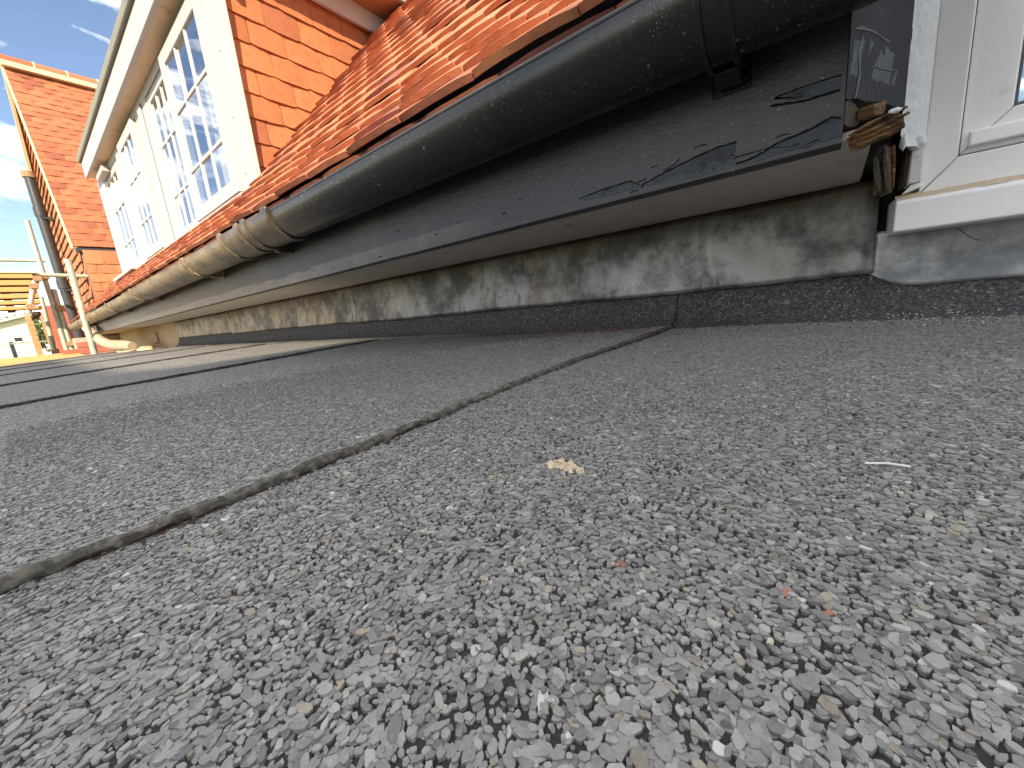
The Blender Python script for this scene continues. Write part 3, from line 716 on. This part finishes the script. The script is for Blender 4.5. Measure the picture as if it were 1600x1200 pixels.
# ================================================================== main tiled roof
PTS = [(.4655, .312), (.650, .458), (.842, .620), (1.85, 1.718), (3.6, 3.62)]
SEGL = [math.dist(PTS[i], PTS[i + 1]) for i in range(4)]
def prof(s):
    for i in range(4):
        if s <= SEGL[i] or i == 3:
            t = s / SEGL[i]; a, b = PTS[i], PTS[i + 1]; return (a[0] + (b[0] - a[0]) * t, a[1] + (b[1] - a[1]) * t)
        s -= SEGL[i]
def tile_mesh(name, mat, camber, w=.1635, l=.262, th=.0106, seed=0, nx=7):
    rnd = random.Random(seed); mb = MB(); ny = 4; top = []; bot = []
    for j in range(ny):
        for i in range(nx):
            u = i / (nx - 1) - .5; v = j / (ny - 1)
            arch = camber * (1 - (2 * u) ** 2) + rnd.uniform(-.0004, .0004); sag = .0006 * (4 * v * (1 - v))
            ex = rnd.uniform(-.0012, .0012) if j == 0 else 0; round_ = .0045 if (i in (0, nx - 1) and j == 0) else 0
            top.append((u * w, v * l + ex + round_, th + arch + sag - (.0010 if abs(u) > .49 else 0))); bot.append((u * w * 1.0, v * l + ex + .0012 + round_, arch * .95 + sag))
    vs = top + bot; B = nx * ny; fs = []
    for j in range(ny - 1):
        for i in range(nx - 1):
            a = j * nx + i; fs.append((a, a + 1, a + nx + 1, a + nx)); fs.append((B + a, B + a + nx, B + a + nx + 1, B + a + 1))
    for i in range(nx - 1): fs.append((i, B + i, B + i + 1, i + 1)); e = (ny - 1) * nx + i; fs.append((e, e + 1, B + e + 1, B + e))
    for j in range(ny - 1): a = j * nx; fs.append((a, a + nx, B + a + nx, B + a)); a += nx - 1; fs.append((a, B + a, B + a + nx, a + nx))
    mb.add(vs, fs); me = mb.mesh(name, mat, True)
    if hasattr(me, 'set_sharp_from_angle'): me.set_sharp_from_angle(angle=R(40))
    return me
TROOF = empty('tiled_roof', (-2.5, .5, .31), 'steep orange clay tiled roof rising above the black gutter', 'roof')
TM = [tile_mesh('roof_tile', 'roof_tile', c, seed=i) for i, c in enumerate((.0014, .0012, .0020, .0010, .0016, .0028))]
spots = []; TAIL = (.4655, .312); TH = .0113      # every course rests on the tiles of the course below
for cnum in range(0, 34):
    pitch = R((35.4, 36.2, 37.2, 38.6, 40.4)[cnum] if cnum < 5 else 42.8); y, z = TAIL
    TAIL = (y + .1 * math.cos(pitch) - TH * math.sin(pitch), z + .1 * math.sin(pitch) + TH * math.cos(pitch))
    x = .02 - (.0825 if cnum % 2 else 0)
    while x > -7.3:
        hidden = (y > .80 and x < -2.06 and x > -5.9)
        if not hidden:
            spots.append((x + random.uniform(-.0015, .0015), y + random.uniform(-.003, .003), z + random.uniform(-.0003, .0007), pitch + random.uniform(-.003, .005), random.uniform(-.006, .006), random.uniform(-.01, .01)))
        x -= .1655
def score(q):
    u, v, d = px(q[:3]); ins = -40 < u < 1640 and -40 < v < 1240
    return (0 if ins else 100) + Vector(q[:3]).length
spots.sort(key=score)
rest = MB()
for i, q in enumerate(spots):
    me = TM[random.randrange(len(TM))]
    rot = Euler((q[3], q[4], q[5]))
    if i < 300: link('roof_tile', me, TROOF, Vector(q[:3]) - TROOF.location, rot)
    else:
        M4 = Matrix.Translation(q[:3]) @ rot.to_matrix().to_4x4()
        rest.add([M4 @ v.co for v in me.vertices], [tuple(p.vertices) for p in me.polygons])
if rest.v: tag(rest.build('distant_roof_tiles', 'roof_tile', TROOF), kind='stuff')
# under-eaves tile course, battens/deck behind so no light leaks
for i in range(22):
    x = .06 - i * .1655
    link('under_tile', TM[i % 6], TROOF, Vector((x, .476, .298)) - TROOF.location, Euler((R(33), 0, 0)))
dk = MB(); pr = [(.53, .305), (.66, .425), (.852, .585), (1.86, 1.672), (3.6, 3.56), (3.6, 3.3), (1.2, .3)]
dk.prism(pr, 'x', -7.28, 0.008).build('underlay', 'roof_deck', TROOF)
MB().box((-7.3, .5815, .1475), (.006, 1.04, .30)).build('rafter_void', 'dark_void', TROOF)

# ================================================================== dormer
DR = empty('dormer', (-3.9, .842, .63), 'white dormer with four small-paned casements and orange hung tile cheek', 'dormer')
DY = .842; DX0, DX1 = -5.76, -2.105; DZ0, DZ1 = .60, 1.60
def dbox(name, x0, x1, y0, y1, z0, z1, mat='dormer_white', bev=.003, parent=DR): return MB().box((x0, y0, z0), (x1, y1, z1)).build(name, mat, parent, bevel=bev)
dbox('corner_post', -2.24, -2.072, DY - .004, DY + .024, .56, DZ1)
dbox('corner_post', DX0, -5.47, DY - .002, DY + .11, .58, DZ1)
dbox('head_board', -5.468, -2.242, DY + .004, DY + .07, 1.545, DZ1 - .001)
dbox('bottom_rail', -5.468, -2.242, DY + .004, DY + .07, .58, .668)
for a, b in ((-3.00, -2.965), (-3.86, -3.50), (-4.77, -4.46)): dbox('mullion', a, b, DY + .006, DY + .075, .668, 1.545)
dbox('mullion_cover', -3.70, -3.62, DY - .008, DY + .004, .66, 1.55)
dbox('mullion_cover', -4.65, -4.56, DY - .008, DY + .004, .66, 1.55)
for x in (-2.17, -4.61, -5.6):
    for z in (1.25, .98, .74): lump((x, DY - .005, z), (.008, .003, .008), 'dormer_white', 'screw_cap', DR)
def casement(x0, x1, y, z0=.672, z1=1.54, fr=.082, cols=3, rows=(.93, 1.235)):
    o = MB()
    for q in ((x0, x0 + fr, z0, z1), (x1 - fr, x1, z0, z1)): o.box((q[0], y, q[2]), (q[1], y + .05, q[3]))
    o.box((x0 + fr, y + .0005, z0), (x1 - fr, y + .05, z0 + fr * .8)); o.box((x0 + fr, y + .0005, z1 - fr * .8), (x1 - fr, y + .05, z1))
    c = o.build('casement', 'dormer_white', DR, bevel=.004)
    gx0, gx1, gz0, gz1 = x0 + fr, x1 - fr, z0 + fr * .8, z1 - fr * .8
    for k in range(1, cols):
        x = gx0 + (gx1 - gx0) * k / cols; MB().box((x - .009, y + .004, gz0), (x + .009, y + .020, gz1)).build('glazing_bar', 'dormer_white', c, bevel=.003)
    for z in rows: MB().box((gx0, y + .0045, z - .009), (gx1, y + .0195, z + .009)).build('glazing_bar', 'dormer_white', c, bevel=.003)
    xs_ = [gx0] + [gx0 + (gx1 - gx0) * k / cols for k in range(1, cols)] + [gx1]; zs_ = [gz0] + list(rows) + [gz1]
    for i in range(cols):
        for j in range(len(zs_) - 1):
            a = random.uniform(-.0016, .0016); b_ = random.uniform(-.0016, .0016)
            MB().add([(xs_[i], y + .011 - a, zs_[j] - 0), (xs_[i + 1], y + .011 + a, zs_[j]), (xs_[i + 1], y + .011 + a + b_, zs_[j + 1]), (xs_[i], y + .011 - a + b_, zs_[j + 1])], [(0, 1, 2, 3)]).build('pane', 'glass', c)
casement(-2.965, -2.243, DY - .022)
casement(-3.50, -3.00, DY + .010, cols=3, fr=.06)
casement(-4.455, -3.862, DY - .022)
casement(-5.465, -4.775, DY + .004)
# sills
dbox('window_sill', -5.85, -4.80, DY - .075, DY + .02, .640, .668)
dbox('window_sill', -4.795, -2.20, DY - .03, DY + .02, .60, .658)
dbox('trickle_vent', -5.40, -5.05, DY - .05, DY + .003, 1.515, 1.56, bev=.006)
# interior: dark room and curtains
dbox('room_lining', -5.70, -2.2, DY + .9, DY + .95, .5, 1.7, 'interior', 0)
dbox('room_lining', -5.70, -2.2, DY + .12, DY + .9, .50, .58, 'interior', 0)
def curtain(x0, x1, label):
    xs = lin(x0, x1, 60); vs = []; fs = []
    for x in xs:
        for z in (.60, 1.1, 1.56): vs.append((x, DY + .13 + .022 * math.sin((x - x0) * 95 + .6 * math.sin(x * 23)) * (1 + .2 * (1.6 - z)), z))
    for i in range(59): fs += [(i * 3, i * 3 + 3, i * 3 + 4, i * 3 + 1), (i * 3 + 1, i * 3 + 4, i * 3 + 5, i * 3 + 2)]
    o = MB().add(vs, fs).build('curtain', 'curtain', smooth=True); tag(o, label, 'curtain', 'curtains in the dormer')
curtain(-2.95, -2.62, 'white curtain behind the nearest dormer casement')
curtain(-3.62, -3.28, 'white curtain behind second dormer casement from the hung tiles')
curtain(-4.46, -4.16, 'white curtain behind third dormer casement from the hung tiles')
curtain(-5.46, -5.10, 'white curtain behind the farthest dormer casement')
# roof of the dormer: fascia, soffit, felt edge
dbox('dormer_fascia', -5.64, -1.92, .752, .776, 1.592, 1.730)
dbox('dormer_soffit', -5.62, -2.0, .7765, DY + .006, 1.601, 1.612, 'soffit_cream', 0)
MB().prism([(.732, 1.733), (.736, 1.803), (.80, 1.820), (2.9, 1.86), (2.9, 1.743), (.80, 1.733)], 'x', -5.67, -1.885).build('felt_roof', 'grey_felt_edge', DR, bevel=.012, seg=3)
dbox('felt_drip', -1.915, -1.888, .74, 2.6, 1.708, 1.755, 'grey_felt_edge', .004)
dbox('cheek_soffit', -2.09, -1.916, .79, 2.6, 1.713, 1.725, 'brown_soffit', 0)
dbox('cheek_fascia', -2.10, -2.078, .80, 2.6, 1.612, 1.7125)
dbox('cheek_backing', -2.20, -2.128, DY + .026, 2.6, .45, 1.73, 'dark_void', 0)
# hung tiles on the cheek, facing +X
HT = [tile_mesh('hung_tile', 'hung_tile', c, w=.1625, l=.20, th=.0115, seed=20 + i) for i, c in enumerate((.0012, .002, .0005, .0028))]
HTH = tile_mesh('hung_tile', 'hung_tile', .0008, w=.080, l=.20, th=.0115, seed=29)
zc = .545; rowi = 0
while zc < 1.66:
    y = DY + .028 - (.0823 if rowi % 2 else 0)
    first = True
    while y < 2.1:
        w = .1645
        yc = y + w / 2 - (.083 if False else 0)
        # keep only where the cheek stands above the roof slope
        sl = .620 + (yc - .842) * 1.092
        if zc + .10 > sl - .06 and yc > DY + .09:
            tilt = R(90 - 5.2) + random.uniform(-.02, .012)
            # local x -> +Y(world), local y -> up, local z -> +X
            rot = Matrix(((0, 0, 1), (1, 0, 0), (0, 1, 0))).to_4x4() @ Euler((-R(5.2) + random.uniform(-.012, .012), 0, random.uniform(-.012, .012))).to_matrix().to_4x4()
            o = link('hung_tile', HT[random.randrange(4)], DR)
            o.matrix_local = Matrix.Translation(Vector((-2.1215, yc, zc + random.uniform(-.003, .003))) - DR.location) @ rot
        y += .1645
    if rowi % 2 and zc > .5:   # half tile at the post
        rot = Matrix(((0, 0, 1), (1, 0, 0), (0, 1, 0))).to_4x4() @ Euler((-R(5.2), 0, 0)).to_matrix().to_4x4()
        o = link('hung_tile', HTH, DR); o.matrix_local = Matrix.Translation(Vector((-2.1215, DY + .028 + .041, zc)) - DR.location) @ rot
    zc += .1065; rowi += 1

# ================================================================== gabled house on the left
GX0, GZE, GXR, GZR, GYF = -7.30, 1.23, -8.80, 3.85, .68
GH = empty('gabled_house', (-8.8, .7, -2.7), 'tall orange tiled gabled house wing with hung tile walls at far left', 'house')
gp = math.atan2(GZR - GZE, GX0 - GXR)
GT = [tile_mesh('gable_tile', 'gable_tile', c, w=.164, l=.20, th=.013, seed=40 + i, nx=4) for i, c in enumerate((.004, .006, .0025))]
sl = math.hypot(GZR - GZE, GX0 - GXR)
GTH = tile_mesh('gable_tile', 'gable_tile', .001, w=.081, l=.20, th=.013, seed=49, nx=4)
nrow = int(sl / .1)
for i in range(nrow):
    s = i * .1; x = GX0 - math.cos(gp) * s; z = GZE + math.sin(gp) * s
    ymax = 1.25 + .55 * i / nrow + .2
    y = GYF + (.0 if i % 2 else .082)
    while y < ymax:
        # local x -> +Y, local y -> up slope (-X,+Z), local z -> normal (+X,+Z)
        p = gp - R(4) + random.uniform(-.02, .02)
        rot = Matrix(((0, -math.cos(p), math.sin(p)), (1, 0, 0), (0, math.sin(p), math.cos(p)))).to_4x4()
        if y == GYF + .082:
            o = link('roof_tile', GTH, GH); o.matrix_local = Matrix.Translation(Vector((x, GYF + .041, z)) - GH.location) @ rot
        o = link('roof_tile', GT[random.randrange(3)], GH); o.matrix_local = Matrix.Translation(Vector((x, y + .0825, z + random.uniform(-.002, .003))) - GH.location) @ rot
        y += .165
MB().prism([(GX0 - .03, GZE - .02), (GXR, GZR - .04), (2 * GXR - GX0 + .03, GZE - .02)], 'y', GYF + .06, 6.).build('gable_core', 'roof_deck', GH)
MB().prism([(GXR, GZR - .03), (2 * GXR - GX0, GZE - .0), (2 * GXR - GX0 - .05, GZE), (GXR, GZR + .03)], 'y', GYF, 6.).build('far_slope', 'gable_tile', GH)
# mortared verge and ridge tiles
dv = Vector((GXR - GX0, 0, GZR - GZE)).normalized(); nv = Vector((math.sin(gp), 0, math.cos(gp)))
def vergebar(p0, p1, y0, y1, t0, t1, nrm):
    vs = []
    for P in (p0, p1):
        for (yy, tt) in ((y0, t0), (y1, t0), (y1, t1), (y0, t1)): vs.append(P + nrm * tt + Vector((0, yy, 0)))
    return MB().add(vs, [(0, 1, 2, 3), (4, 7, 6, 5), (0, 4, 5, 1), (1, 5, 6, 2), (2, 6, 7, 3), (3, 7, 4, 0)])
vergebar(Vector((GX0 + .02, 0, GZE - .03)), Vector((GXR, 0, GZR)), GYF - .012, GYF + .006, -.03, .012, nv).build('verge_mortar', 'mortar', GH)
vergebar(Vector((2 * GXR - GX0, 0, GZE - .03)), Vector((GXR, 0, GZR)), GYF - .012, GYF + .02, -.05, .02, Vector((-nv.x, 0, nv.z))).build('verge_mortar', 'mortar', GH)
yy = GYF - .01
for i in range(9):
    pr_ = [(GXR + .15 * math.sin(a), GZR - .06 + .15 * math.cos(a)) for a in [R(-75 + 150 * k / 10) for k in range(11)]]
    pr_ += [(GXR + .132 * math.sin(a), GZR - .06 + .132 * math.cos(a)) for a in [R(75 - 150 * k / 10) for k in range(11)]]
    MB().prism(pr_, 'y', yy, yy + .29).build('ridge_tile', 'gable_tile', GH, smooth=True)
    pm = [(GXR + .156 * math.sin(a), GZR - .06 + .156 * math.cos(a)) for a in [R(-76 + 152 * k / 10) for k in range(11)]] + [(GXR, GZR - .1)]
    MB().prism(pm, 'y', yy + .2903, yy + .3097).build('ridge_joint', 'mortar', GH)
    yy += .31
MB().box((GXR + .05, GYF - .011, GZR - .086), (GXR + .143, 2.6, GZR - .022)).build('ridge_bedding', 'mortar', GH)
# gable front wall core and side wall core
MB().prism([(-7.34, -2.7), (-7.34, GZE - .09), (GXR, GZR - .16), (-10.4, GZE - .1), (-10.4, -2.7)], 'y', .745, .95).build('gable_wall', 'stock_brick', GH)
MB().box((-7.40, .7455, -2.7), (-7.215, 2.6, GZE - .10)).build('side_wall', 'stock_brick', GH)
HG = [tile_mesh('wall_tile', 'gable_hung', c, w=.163, l=.17, th=.013, seed=60 + i, nx=4) for i, c in enumerate((.002, .003, .001))]
HGH = tile_mesh('wall_tile', 'gable_hung', .0008, w=.08, l=.17, th=.013, seed=66, nx=4)
# side wall hung tiles (facing +X)
z = .34; r_ = 0
while z < 1.10:
    y = .7465 + .0825 + (.0825 if r_ % 2 else 0)
    if r_ % 2:
        rot = Matrix(((0, 0, 1), (1, 0, 0), (0, 1, 0))).to_4x4() @ Euler((-R(5), 0, 0)).to_matrix().to_4x4()
        o = link('wall_tile', HGH, GH); o.matrix_local = Matrix.Translation(Vector((-7.214, .7465 + .041, z)) - GH.location) @ rot
    while y < 1.7:
        rot = Matrix(((0, 0, 1), (1, 0, 0), (0, 1, 0))).to_4x4() @ Euler((-R(5) + random.uniform(-.02, .02), 0, random.uniform(-.02, .02))).to_matrix().to_4x4()
        o = link('wall_tile', HG[r_ % 3], GH); o.matrix_local = Matrix.Translation(Vector((-7.214, y, z)) - GH.location) @ rot
        y += .165
    z += .112; r_ += 1
# front wall hung tiles (facing -Y, seen edge-on): too thin to pick apart
fr = MB(); z = -.5; r_ = 0
while z < GZR - .15:
    half = 1.56 if z < GZE else max(0, (GZR - z) / math.tan(gp))
    x = GXR - half + (.08 if r_ % 2 else 0)
    half2 = 1.56 if z + .16 < GZE else max(0, (GZR - z - .16) / math.tan(gp))
    while x + .17 < min(GXR + half2 - .03, -7.34):
        dz = random.uniform(-.004, .004)
        fr.add([(x, .716, z + dz), (x + .158, .716, z + dz), (x + .158, .742, z + .15), (x, .742, z + .15), (x, .731, z + dz), (x + .158, .731, z + dz), (x + .158, .746, z + .15), (x, .746, z + .15)],
               [(0, 1, 2, 3), (0, 4, 5, 1), (1, 5, 6, 2), (0, 3, 7, 4)])
        x += .165
    z += .112; r_ += 1
tag(fr.build('front_wall_tiles', 'gable_hung', GH), kind='stuff')
# eaves of the gable roof: gutter shadow board and white soffit board
MB().box((-7.36, GYF + .02, GZE - .065), (-7.24, 2.4, GZE - .02)).build('eaves_board', 'black_pipe', GH)
MB().box((-7.30, .82, GZE - .155), (-7.255, 2.4, GZE - .066)).build('eaves_fascia', 'brown_soffit', GH)
MB().box((-7.295, .815, GZE - .195), (-7.235, 2.4, GZE - .156)).build('eaves_trim', 'dormer_white', GH)
# red brick base of the side wall, individual bricks
bm_ = MB().box((-.050, -.105, -.0325), (.050, .105, .0325)).mesh('brick', 'brick')
zb = -.42; rr = 0
while zb < .10:
    y = .56 - (.1125 if rr % 2 else 0)
    while y < 1.0:
        link('brick', bm_, GH, Vector((-7.245 + random.uniform(-.002, .002), y, zb)) - GH.location); y += .225
    zb += .075; rr += 1
MB().box((-7.60, .452, -2.7), (-7.205, 1.02, .118)).build('brick_base', 'brick_mortar', GH)
# soil pipe
SP = empty('soil_pipe', (-8.9, .62, -2.7), 'dark grey soil pipe standing in front of tile hung gable', 'pipe')
MB().tube([(-8.9, .62, -2.7), (-8.9, .62, 2.48)], .056, 18).build('pipe_length', 'black_pipe', SP, smooth=True)
MB().tube([(-8.9, .62, 2.42), (-8.9, .62, 2.5)], .072, 18).build('vent_collar', 'rust_clamp', SP, smooth=True)
for z in (.88, 1.9, -.3): MB().tube([(-8.9, .62, z), (-8.9, .62, z + .12)], .066, 18).build('socket', 'black_pipe', SP, smooth=True)
for z in (.84, 1.86): MB().box((-8.97, .60, z), (-8.83, .72, z + .03)).build('pipe_bracket', 'black_pipe', SP)

# ================================================================== cream waste pipe on the roof end
WP = empty('waste_pipe', (-5.1, .6, -.05), 'cream elbow pipe with ribbed collar lying at roof end', 'pipe')
path = [(-6.1, .50, .19), (-5.7, .50, .12), (-5.5, .505, .065), (-5.36, .515, .03), (-5.25, .53, .01), (-5.15, .545, -.005), (-5.05, .565, -.012), (-4.95, .59, -.018), (-4.86, .61, -.022)]
MB().tube(path, .043, 18).build('pipe_bend', 'cream_pipe', WP, smooth=True)
for i, t in enumerate((.0, .28, .56, .84)):
    a = Vector((-5.13, .549, -.006)).lerp(Vector((-4.93, .594, -.018)), t); b = Vector((-5.13, .549, -.006)).lerp(Vector((-4.93, .594, -.018)), t + .13)
    MB().tube([a, b], .048, 18).build('collar_rib', 'cream_pipe', WP, smooth=True)
MB().tube([(-4.86, .61, -.022), (-4.80, .63, -.03)], .050, 18, True, lambda i, k: .044 if i == 0 else .034).build('pipe_end', 'cream_pipe', WP, smooth=True)
lump((-4.72, .70, -.072), (.11, .06, .03), 'render_wall', 'mortar_bed', WP)
lump((-5.15, .66, -.075), (.36, .10, .035), 'render_wall', 'mortar_bed', WP)

# ================================================================== scaffold
def pole(p0, p1, label, r=.024, clamps=()):
    o = empty('scaffold_pole', p0, label, 'scaffold pole', 'galvanised scaffold tubes')
    p0, p1 = Vector(p0), Vector(p1)
    a = (p1 - p0).normalized(); up = a.cross(Vector((0, 1, .2))).normalized(); w = up.cross(a)
    # hollow tube
    mb = MB(); seg = 16; vs = []
    for P in (p0, p1):
        for rad in (r, r - .004):
            for k in range(seg): t = 2 * math.pi * k / seg; vs.append(P + (up * math.cos(t) + w * math.sin(t)) * rad)
    fs = []
    for k in range(seg):
        q = (k + 1) % seg
        fs += [(k, q, 2 * seg + q, 2 * seg + k), (seg + k, 3 * seg + k, 3 * seg + q, seg + q), (k, seg + k, seg + q, q), (2 * seg + k, 2 * seg + q, 3 * seg + q, 3 * seg + k)]
    mb.add(vs, fs).build('tube', 'galvanised', o, smooth=True)
    for t in clamps:
        c = p0.lerp(p1, t)
        MB().tube([c - a * .03, c + a * .03], r + .009, 10).build('coupler', 'rust_clamp', o)
        MB().box((c.x + .02, c.y - .03, c.z - .03), (c.x + .06, c.y + .04, c.z + .03)).build('coupler_bolt', 'rust_clamp', o, bevel=.004)
pole((-5.5, .41, -2.7), (-5.5, .458, .811), 'nearest thick pale green scaffold pole standing past the roof edge')
pole((-7.6, .352, -2.7), (-7.6, .400, 1.565), 'tallest scaffold pole, its top against the sky', clamps=(.845,))
pole((-7.62, .40, -2.7), (-7.6, .437, .75), 'short scaffold pole just right of the tallest pole', clamps=(.80, .93))
pole((-8.5, .18, -2.7), (-8.5, .352, .74), 'dim scaffold pole behind, left of the tallest pole', clamps=(.78,))
pole((-8.45, .26, -2.7), (-8.45, .316, .20), 'low scaffold stub in the far group of poles', clamps=(.92,))
pole((-7.4, .30, .905), (-7.4, .76, .885), 'horizontal scaffold tube crossing in front of the hung tiles')
pole((-7.2, .314, .836), (-12.9, .33, .855), 'scaffold tube seen end-on beside the boarded platform', clamps=(.01,))
pole((-9.0, -2.6, 1.288), (-9.0, .52, 1.292), 'thin horizontal guard rail against the sky at far left', r=.02)
pole((-7.2, .285, .80), (-7.2, .165, .44), 'short dark diagonal brace under the platform corner', clamps=(.15, .8))
pole((-6.6, -.62, -.35), (-6.9, .02, -.03), 'leaning scaffold tube at the lower left edge') if False else None
zt = .905
for i, hgt in enumerate((.056, .056, .054, .050, .044, .040)):
    b = MB().box((-7.52 + random.uniform(-.01, .01), -2.4 + random.uniform(-.1, .1), zt - hgt), (-7.28 + random.uniform(-.008, .008), .285 + random.uniform(-.02, .01), zt)).build('timber_plank', 'board', bevel=.004)
    tag(b, ['topmost yellow plank of the stack left of the poles', 'second yellow plank from the top of the stack', 'third yellow plank from the top of the stack', 'third yellow plank from the bottom of the stack', 'second yellow plank from the bottom of the stack', 'lowest yellow plank of the stack left of the poles'][i], 'plank', 'stacked yellow planks on the scaffold')
    zt -= hgt + .022
    for y in (-1.9, -.9, .02):
        q = MB().box((-7.50, y, zt + .0005), (-7.315, y + .06, zt + .0215)).build('spacer', 'transom', b)
cv = MB().box((-7.55, -2.5, .9055), (-7.26, .33, .925)).build('cover_sheet', 'bungalow_wall', bevel=.003); tag(cv, 'pale sheet lying on top of the yellow plank stack', 'sheet')
for i, y in enumerate((.20, -1.2)):
    b = MB().box((-8.4, y, .425), (-7.30, y + .06, .466)).build('bearer', 'transom', bevel=.004)
    tag(b, ['dark bearer under the plank stack beside the poles', 'dark bearer under the plank stack away from the poles'][i], 'bearer', 'bearers under the plank stack')
# lower working platform past the roof end
for i in range(5):
    x0 = -5.72 - i * .24
    b = MB().box((x0 - .228, -2.5, -.118 + .009 * i), (x0, .405 if i < 3 else .30, -.080 + .009 * i)).build('deck_board', 'deck_board', bevel=.004)
    tag(b, ['orange timber deck board right behind the roof edge', 'second orange deck board past the roof edge', 'third orange deck board past the roof edge', 'fourth orange deck board past the roof edge', 'outermost orange deck board past the roof edge'][i], 'board', 'boards of the lower deck')

# ================================================================== beyond: ground, piers, bungalow, trees, railing
ground = MB().add([(-400, -400, -2.7), (400, -400, -2.7), (400, 400, -2.7), (-400, 400, -2.7)], [(0, 1, 2, 3)]).build('ground', 'grass'); tag(ground, kind='structure')
def pier(x, y, w, z1, label):
    o = empty('brick_pier', (x, y, -2.7), label, 'pier', 'slim brick piers')
    MB().box((x - w / 2 + .006, y - w / 2 + .006, -2.7), (x + w / 2 - .006, y + w / 2 - .006, z1)).build('mortar_core', 'brick_mortar', o)
    me = MB().box((-w / 2, -w / 2, -.0325), (w / 2, w / 2, .0325)).mesh('brick', 'brick_orange')
    z = -1.2
    while z < z1 - .04: link('brick', me, o, Vector((random.uniform(-.003, .003), random.uniform(-.003, .003), z + 2.7))); z += .078
pier(-9.6, .20, .07, .62, 'orange brick pier under the platform, next to the cream bungalow')
pier(-9.3, .34, .07, .58, 'orange brick pier behind the middle scaffold poles')
WALLB = MB().box((-11.5, .40, -2.7), (-9.6, .62, .7)).build('brick_wall', 'brick'); tag(WALLB, 'red brick wall behind the scaffold poles', 'wall')
BG = empty('bungalow', (-33, -4, -2.7), 'cream bungalow with pale roof far left below platform', 'house')
MB().prism([(-9, -2.7), (.72, -2.7), (.72, 1.88), (-.9, 1.45), (-9, 1.0)], 'x', -38, -33).build('wall', 'bungalow_wall', BG)
MB().prism([(-9.4, .98), (-.9, 1.45), (.95, 1.95), (.95, 2.08), (-.95, 1.57), (-9.4, 1.10)], 'x', -38.5, -32.7).build('roof', 'bungalow_roof', BG)
for (y0, y1, z0, z1) in ((-.22, -.08, -1.2, .62), (.0, .25, .62, .82), (-3.2, -2.0, -.6, .5)):
    w_ = MB().box((-33.02, y0 - .05, z0 - .05), (-32.97, y1 + .05, z1 + .05)).build('window', 'white_paint', BG)
    MB().box((-32.968, y0, z0), (-32.95, y1, z1)).build('pane', 'dark_glass', w_)
RA = empty('railing', (-18, 0, -2.7), 'thin grey metal railing in front of the cream bungalow', 'railing')
for i in range(44): MB().box((-18.012, -4.2 + i * .11, -.9), (-17.988, -4.185 + i * .11, .27)).build('baluster', 'fence_metal', RA)
for z in (.27, -.85): MB().box((-18.02, -4.3, z), (-17.98, .62, z + .03)).build('rail', 'fence_metal', RA)
def tree(x, y, h, rad, label, n=2600, zc=None):
    o = empty('tree', (x, y, -2.7), label, 'tree', 'trees beyond the bungalow')
    zc = zc if zc is not None else -2.7 + h * .62
    mb = MB(); mb.tube([(x, y, -2.7), (x + .1, y, -2.7 + h * .3), (x - .05, y + .1, -2.7 + h * .7)], .2, 8, True, lambda i, k: .22 * (1 - .33 * i))
    for k in range(6):
        a = k * 1.1; mb.tube([(x, y, -2.7 + h * (.3 + .05 * k)), (x + math.cos(a) * rad * .6, y + math.sin(a) * rad * .6, -2.7 + h * (.5 + .06 * k))], .05, 6)
    mb.build('trunk', 'bark', o)
    cl = [(random.gauss(0, .45), random.gauss(0, .45), random.gauss(0, .4)) for _ in range(26)]
    lb = MB()
    for i in range(n):
        c = random.choice(cl); d = Vector((random.gauss(0, 1), random.gauss(0, 1), random.gauss(0, 1))).normalized() * random.uniform(.1, .34)
        p = Vector((x + (c[0] + d.x) * rad, y + (c[1] + d.y) * rad, zc + (c[2] + d.z) * h * .36)); s = random.uniform(.10, .22)
        e = Euler((random.uniform(0, 6), random.uniform(0, 6), random.uniform(0, 6))).to_matrix()
        lb.add([p + e @ Vector(q) for q in ((-s, 0, 0), (0, -s * .45, .02), (s, 0, 0), (0, s * .45, .03))], [(0, 1, 2, 3)])
    lb.build('crown', 'leaf', o)
tree(-42, -1.6, 6.6, 2.6, 'leafy green tree above the cream bungalow roof')
tree(-44, -6.5, 6.2, 2.8, 'rounder green tree left of the bungalow')
tree(-52, 1.8, 6.4, 2.2, 'small tree behind the orange brick piers')
MB_g = MB()
for i in range(900):
    x = random.uniform(-17.5, -12); y = random.uniform(-2.5, .5); s = random.uniform(.05, .12); z = random.uniform(-.75, -.12) if False else random.uniform(-2.6, -1.8)
    MB_g.add([(x - s * .3, y, z), (x + s * .3, y, z), (x + s * .2, y + s, z + s * 2)], [(0, 1, 2)])
# ---- neighbouring house behind the camera; its roof line throws the shade that lies over the felt roof
NB = empty('neighbouring_house', (0, -8, -2.7), 'brick house standing opposite, behind the camera, shading the felt roof', 'house')
MB().prism([(.8, -2.7), (12.5, -2.7), (12.5, 2.2), (.8, 2.2)], 'y', -10.5, -6.4).build('wall', 'stock_brick', NB)
MB().prism([(-5.5, 2.0), (-5.95, 4.825), (-6.1, 4.825), (-10.8, 2.0)], 'x', .5, 4.6).build('roof', 'slate', NB)
MB().prism([(4.43, 2.0), (4.43, 4.90), (4.80, 4.99), (5.15, 5.18), (5.45, 5.38), (5.72, 5.44), (6.32, 5.455), (6.52, 5.72), (6.8, 5.98), (7.1, 6.25), (9.4, 7.5), (11.6, 5.2), (12.8, 2.0)], 'y', -10.6, -6.05).build('gable_roof', 'slate', NB)
for x in (1.6, 5.2, 9.4):
    w_ = MB().box((x, -6.42, -.6), (x + 1.4, -6.37, .7)).build('window', 'white_paint', NB)
    MB().box((x + .08, -6.368, -.5), (x + 1.32, -6.35, .6)).build('pane', 'dark_glass', w_)
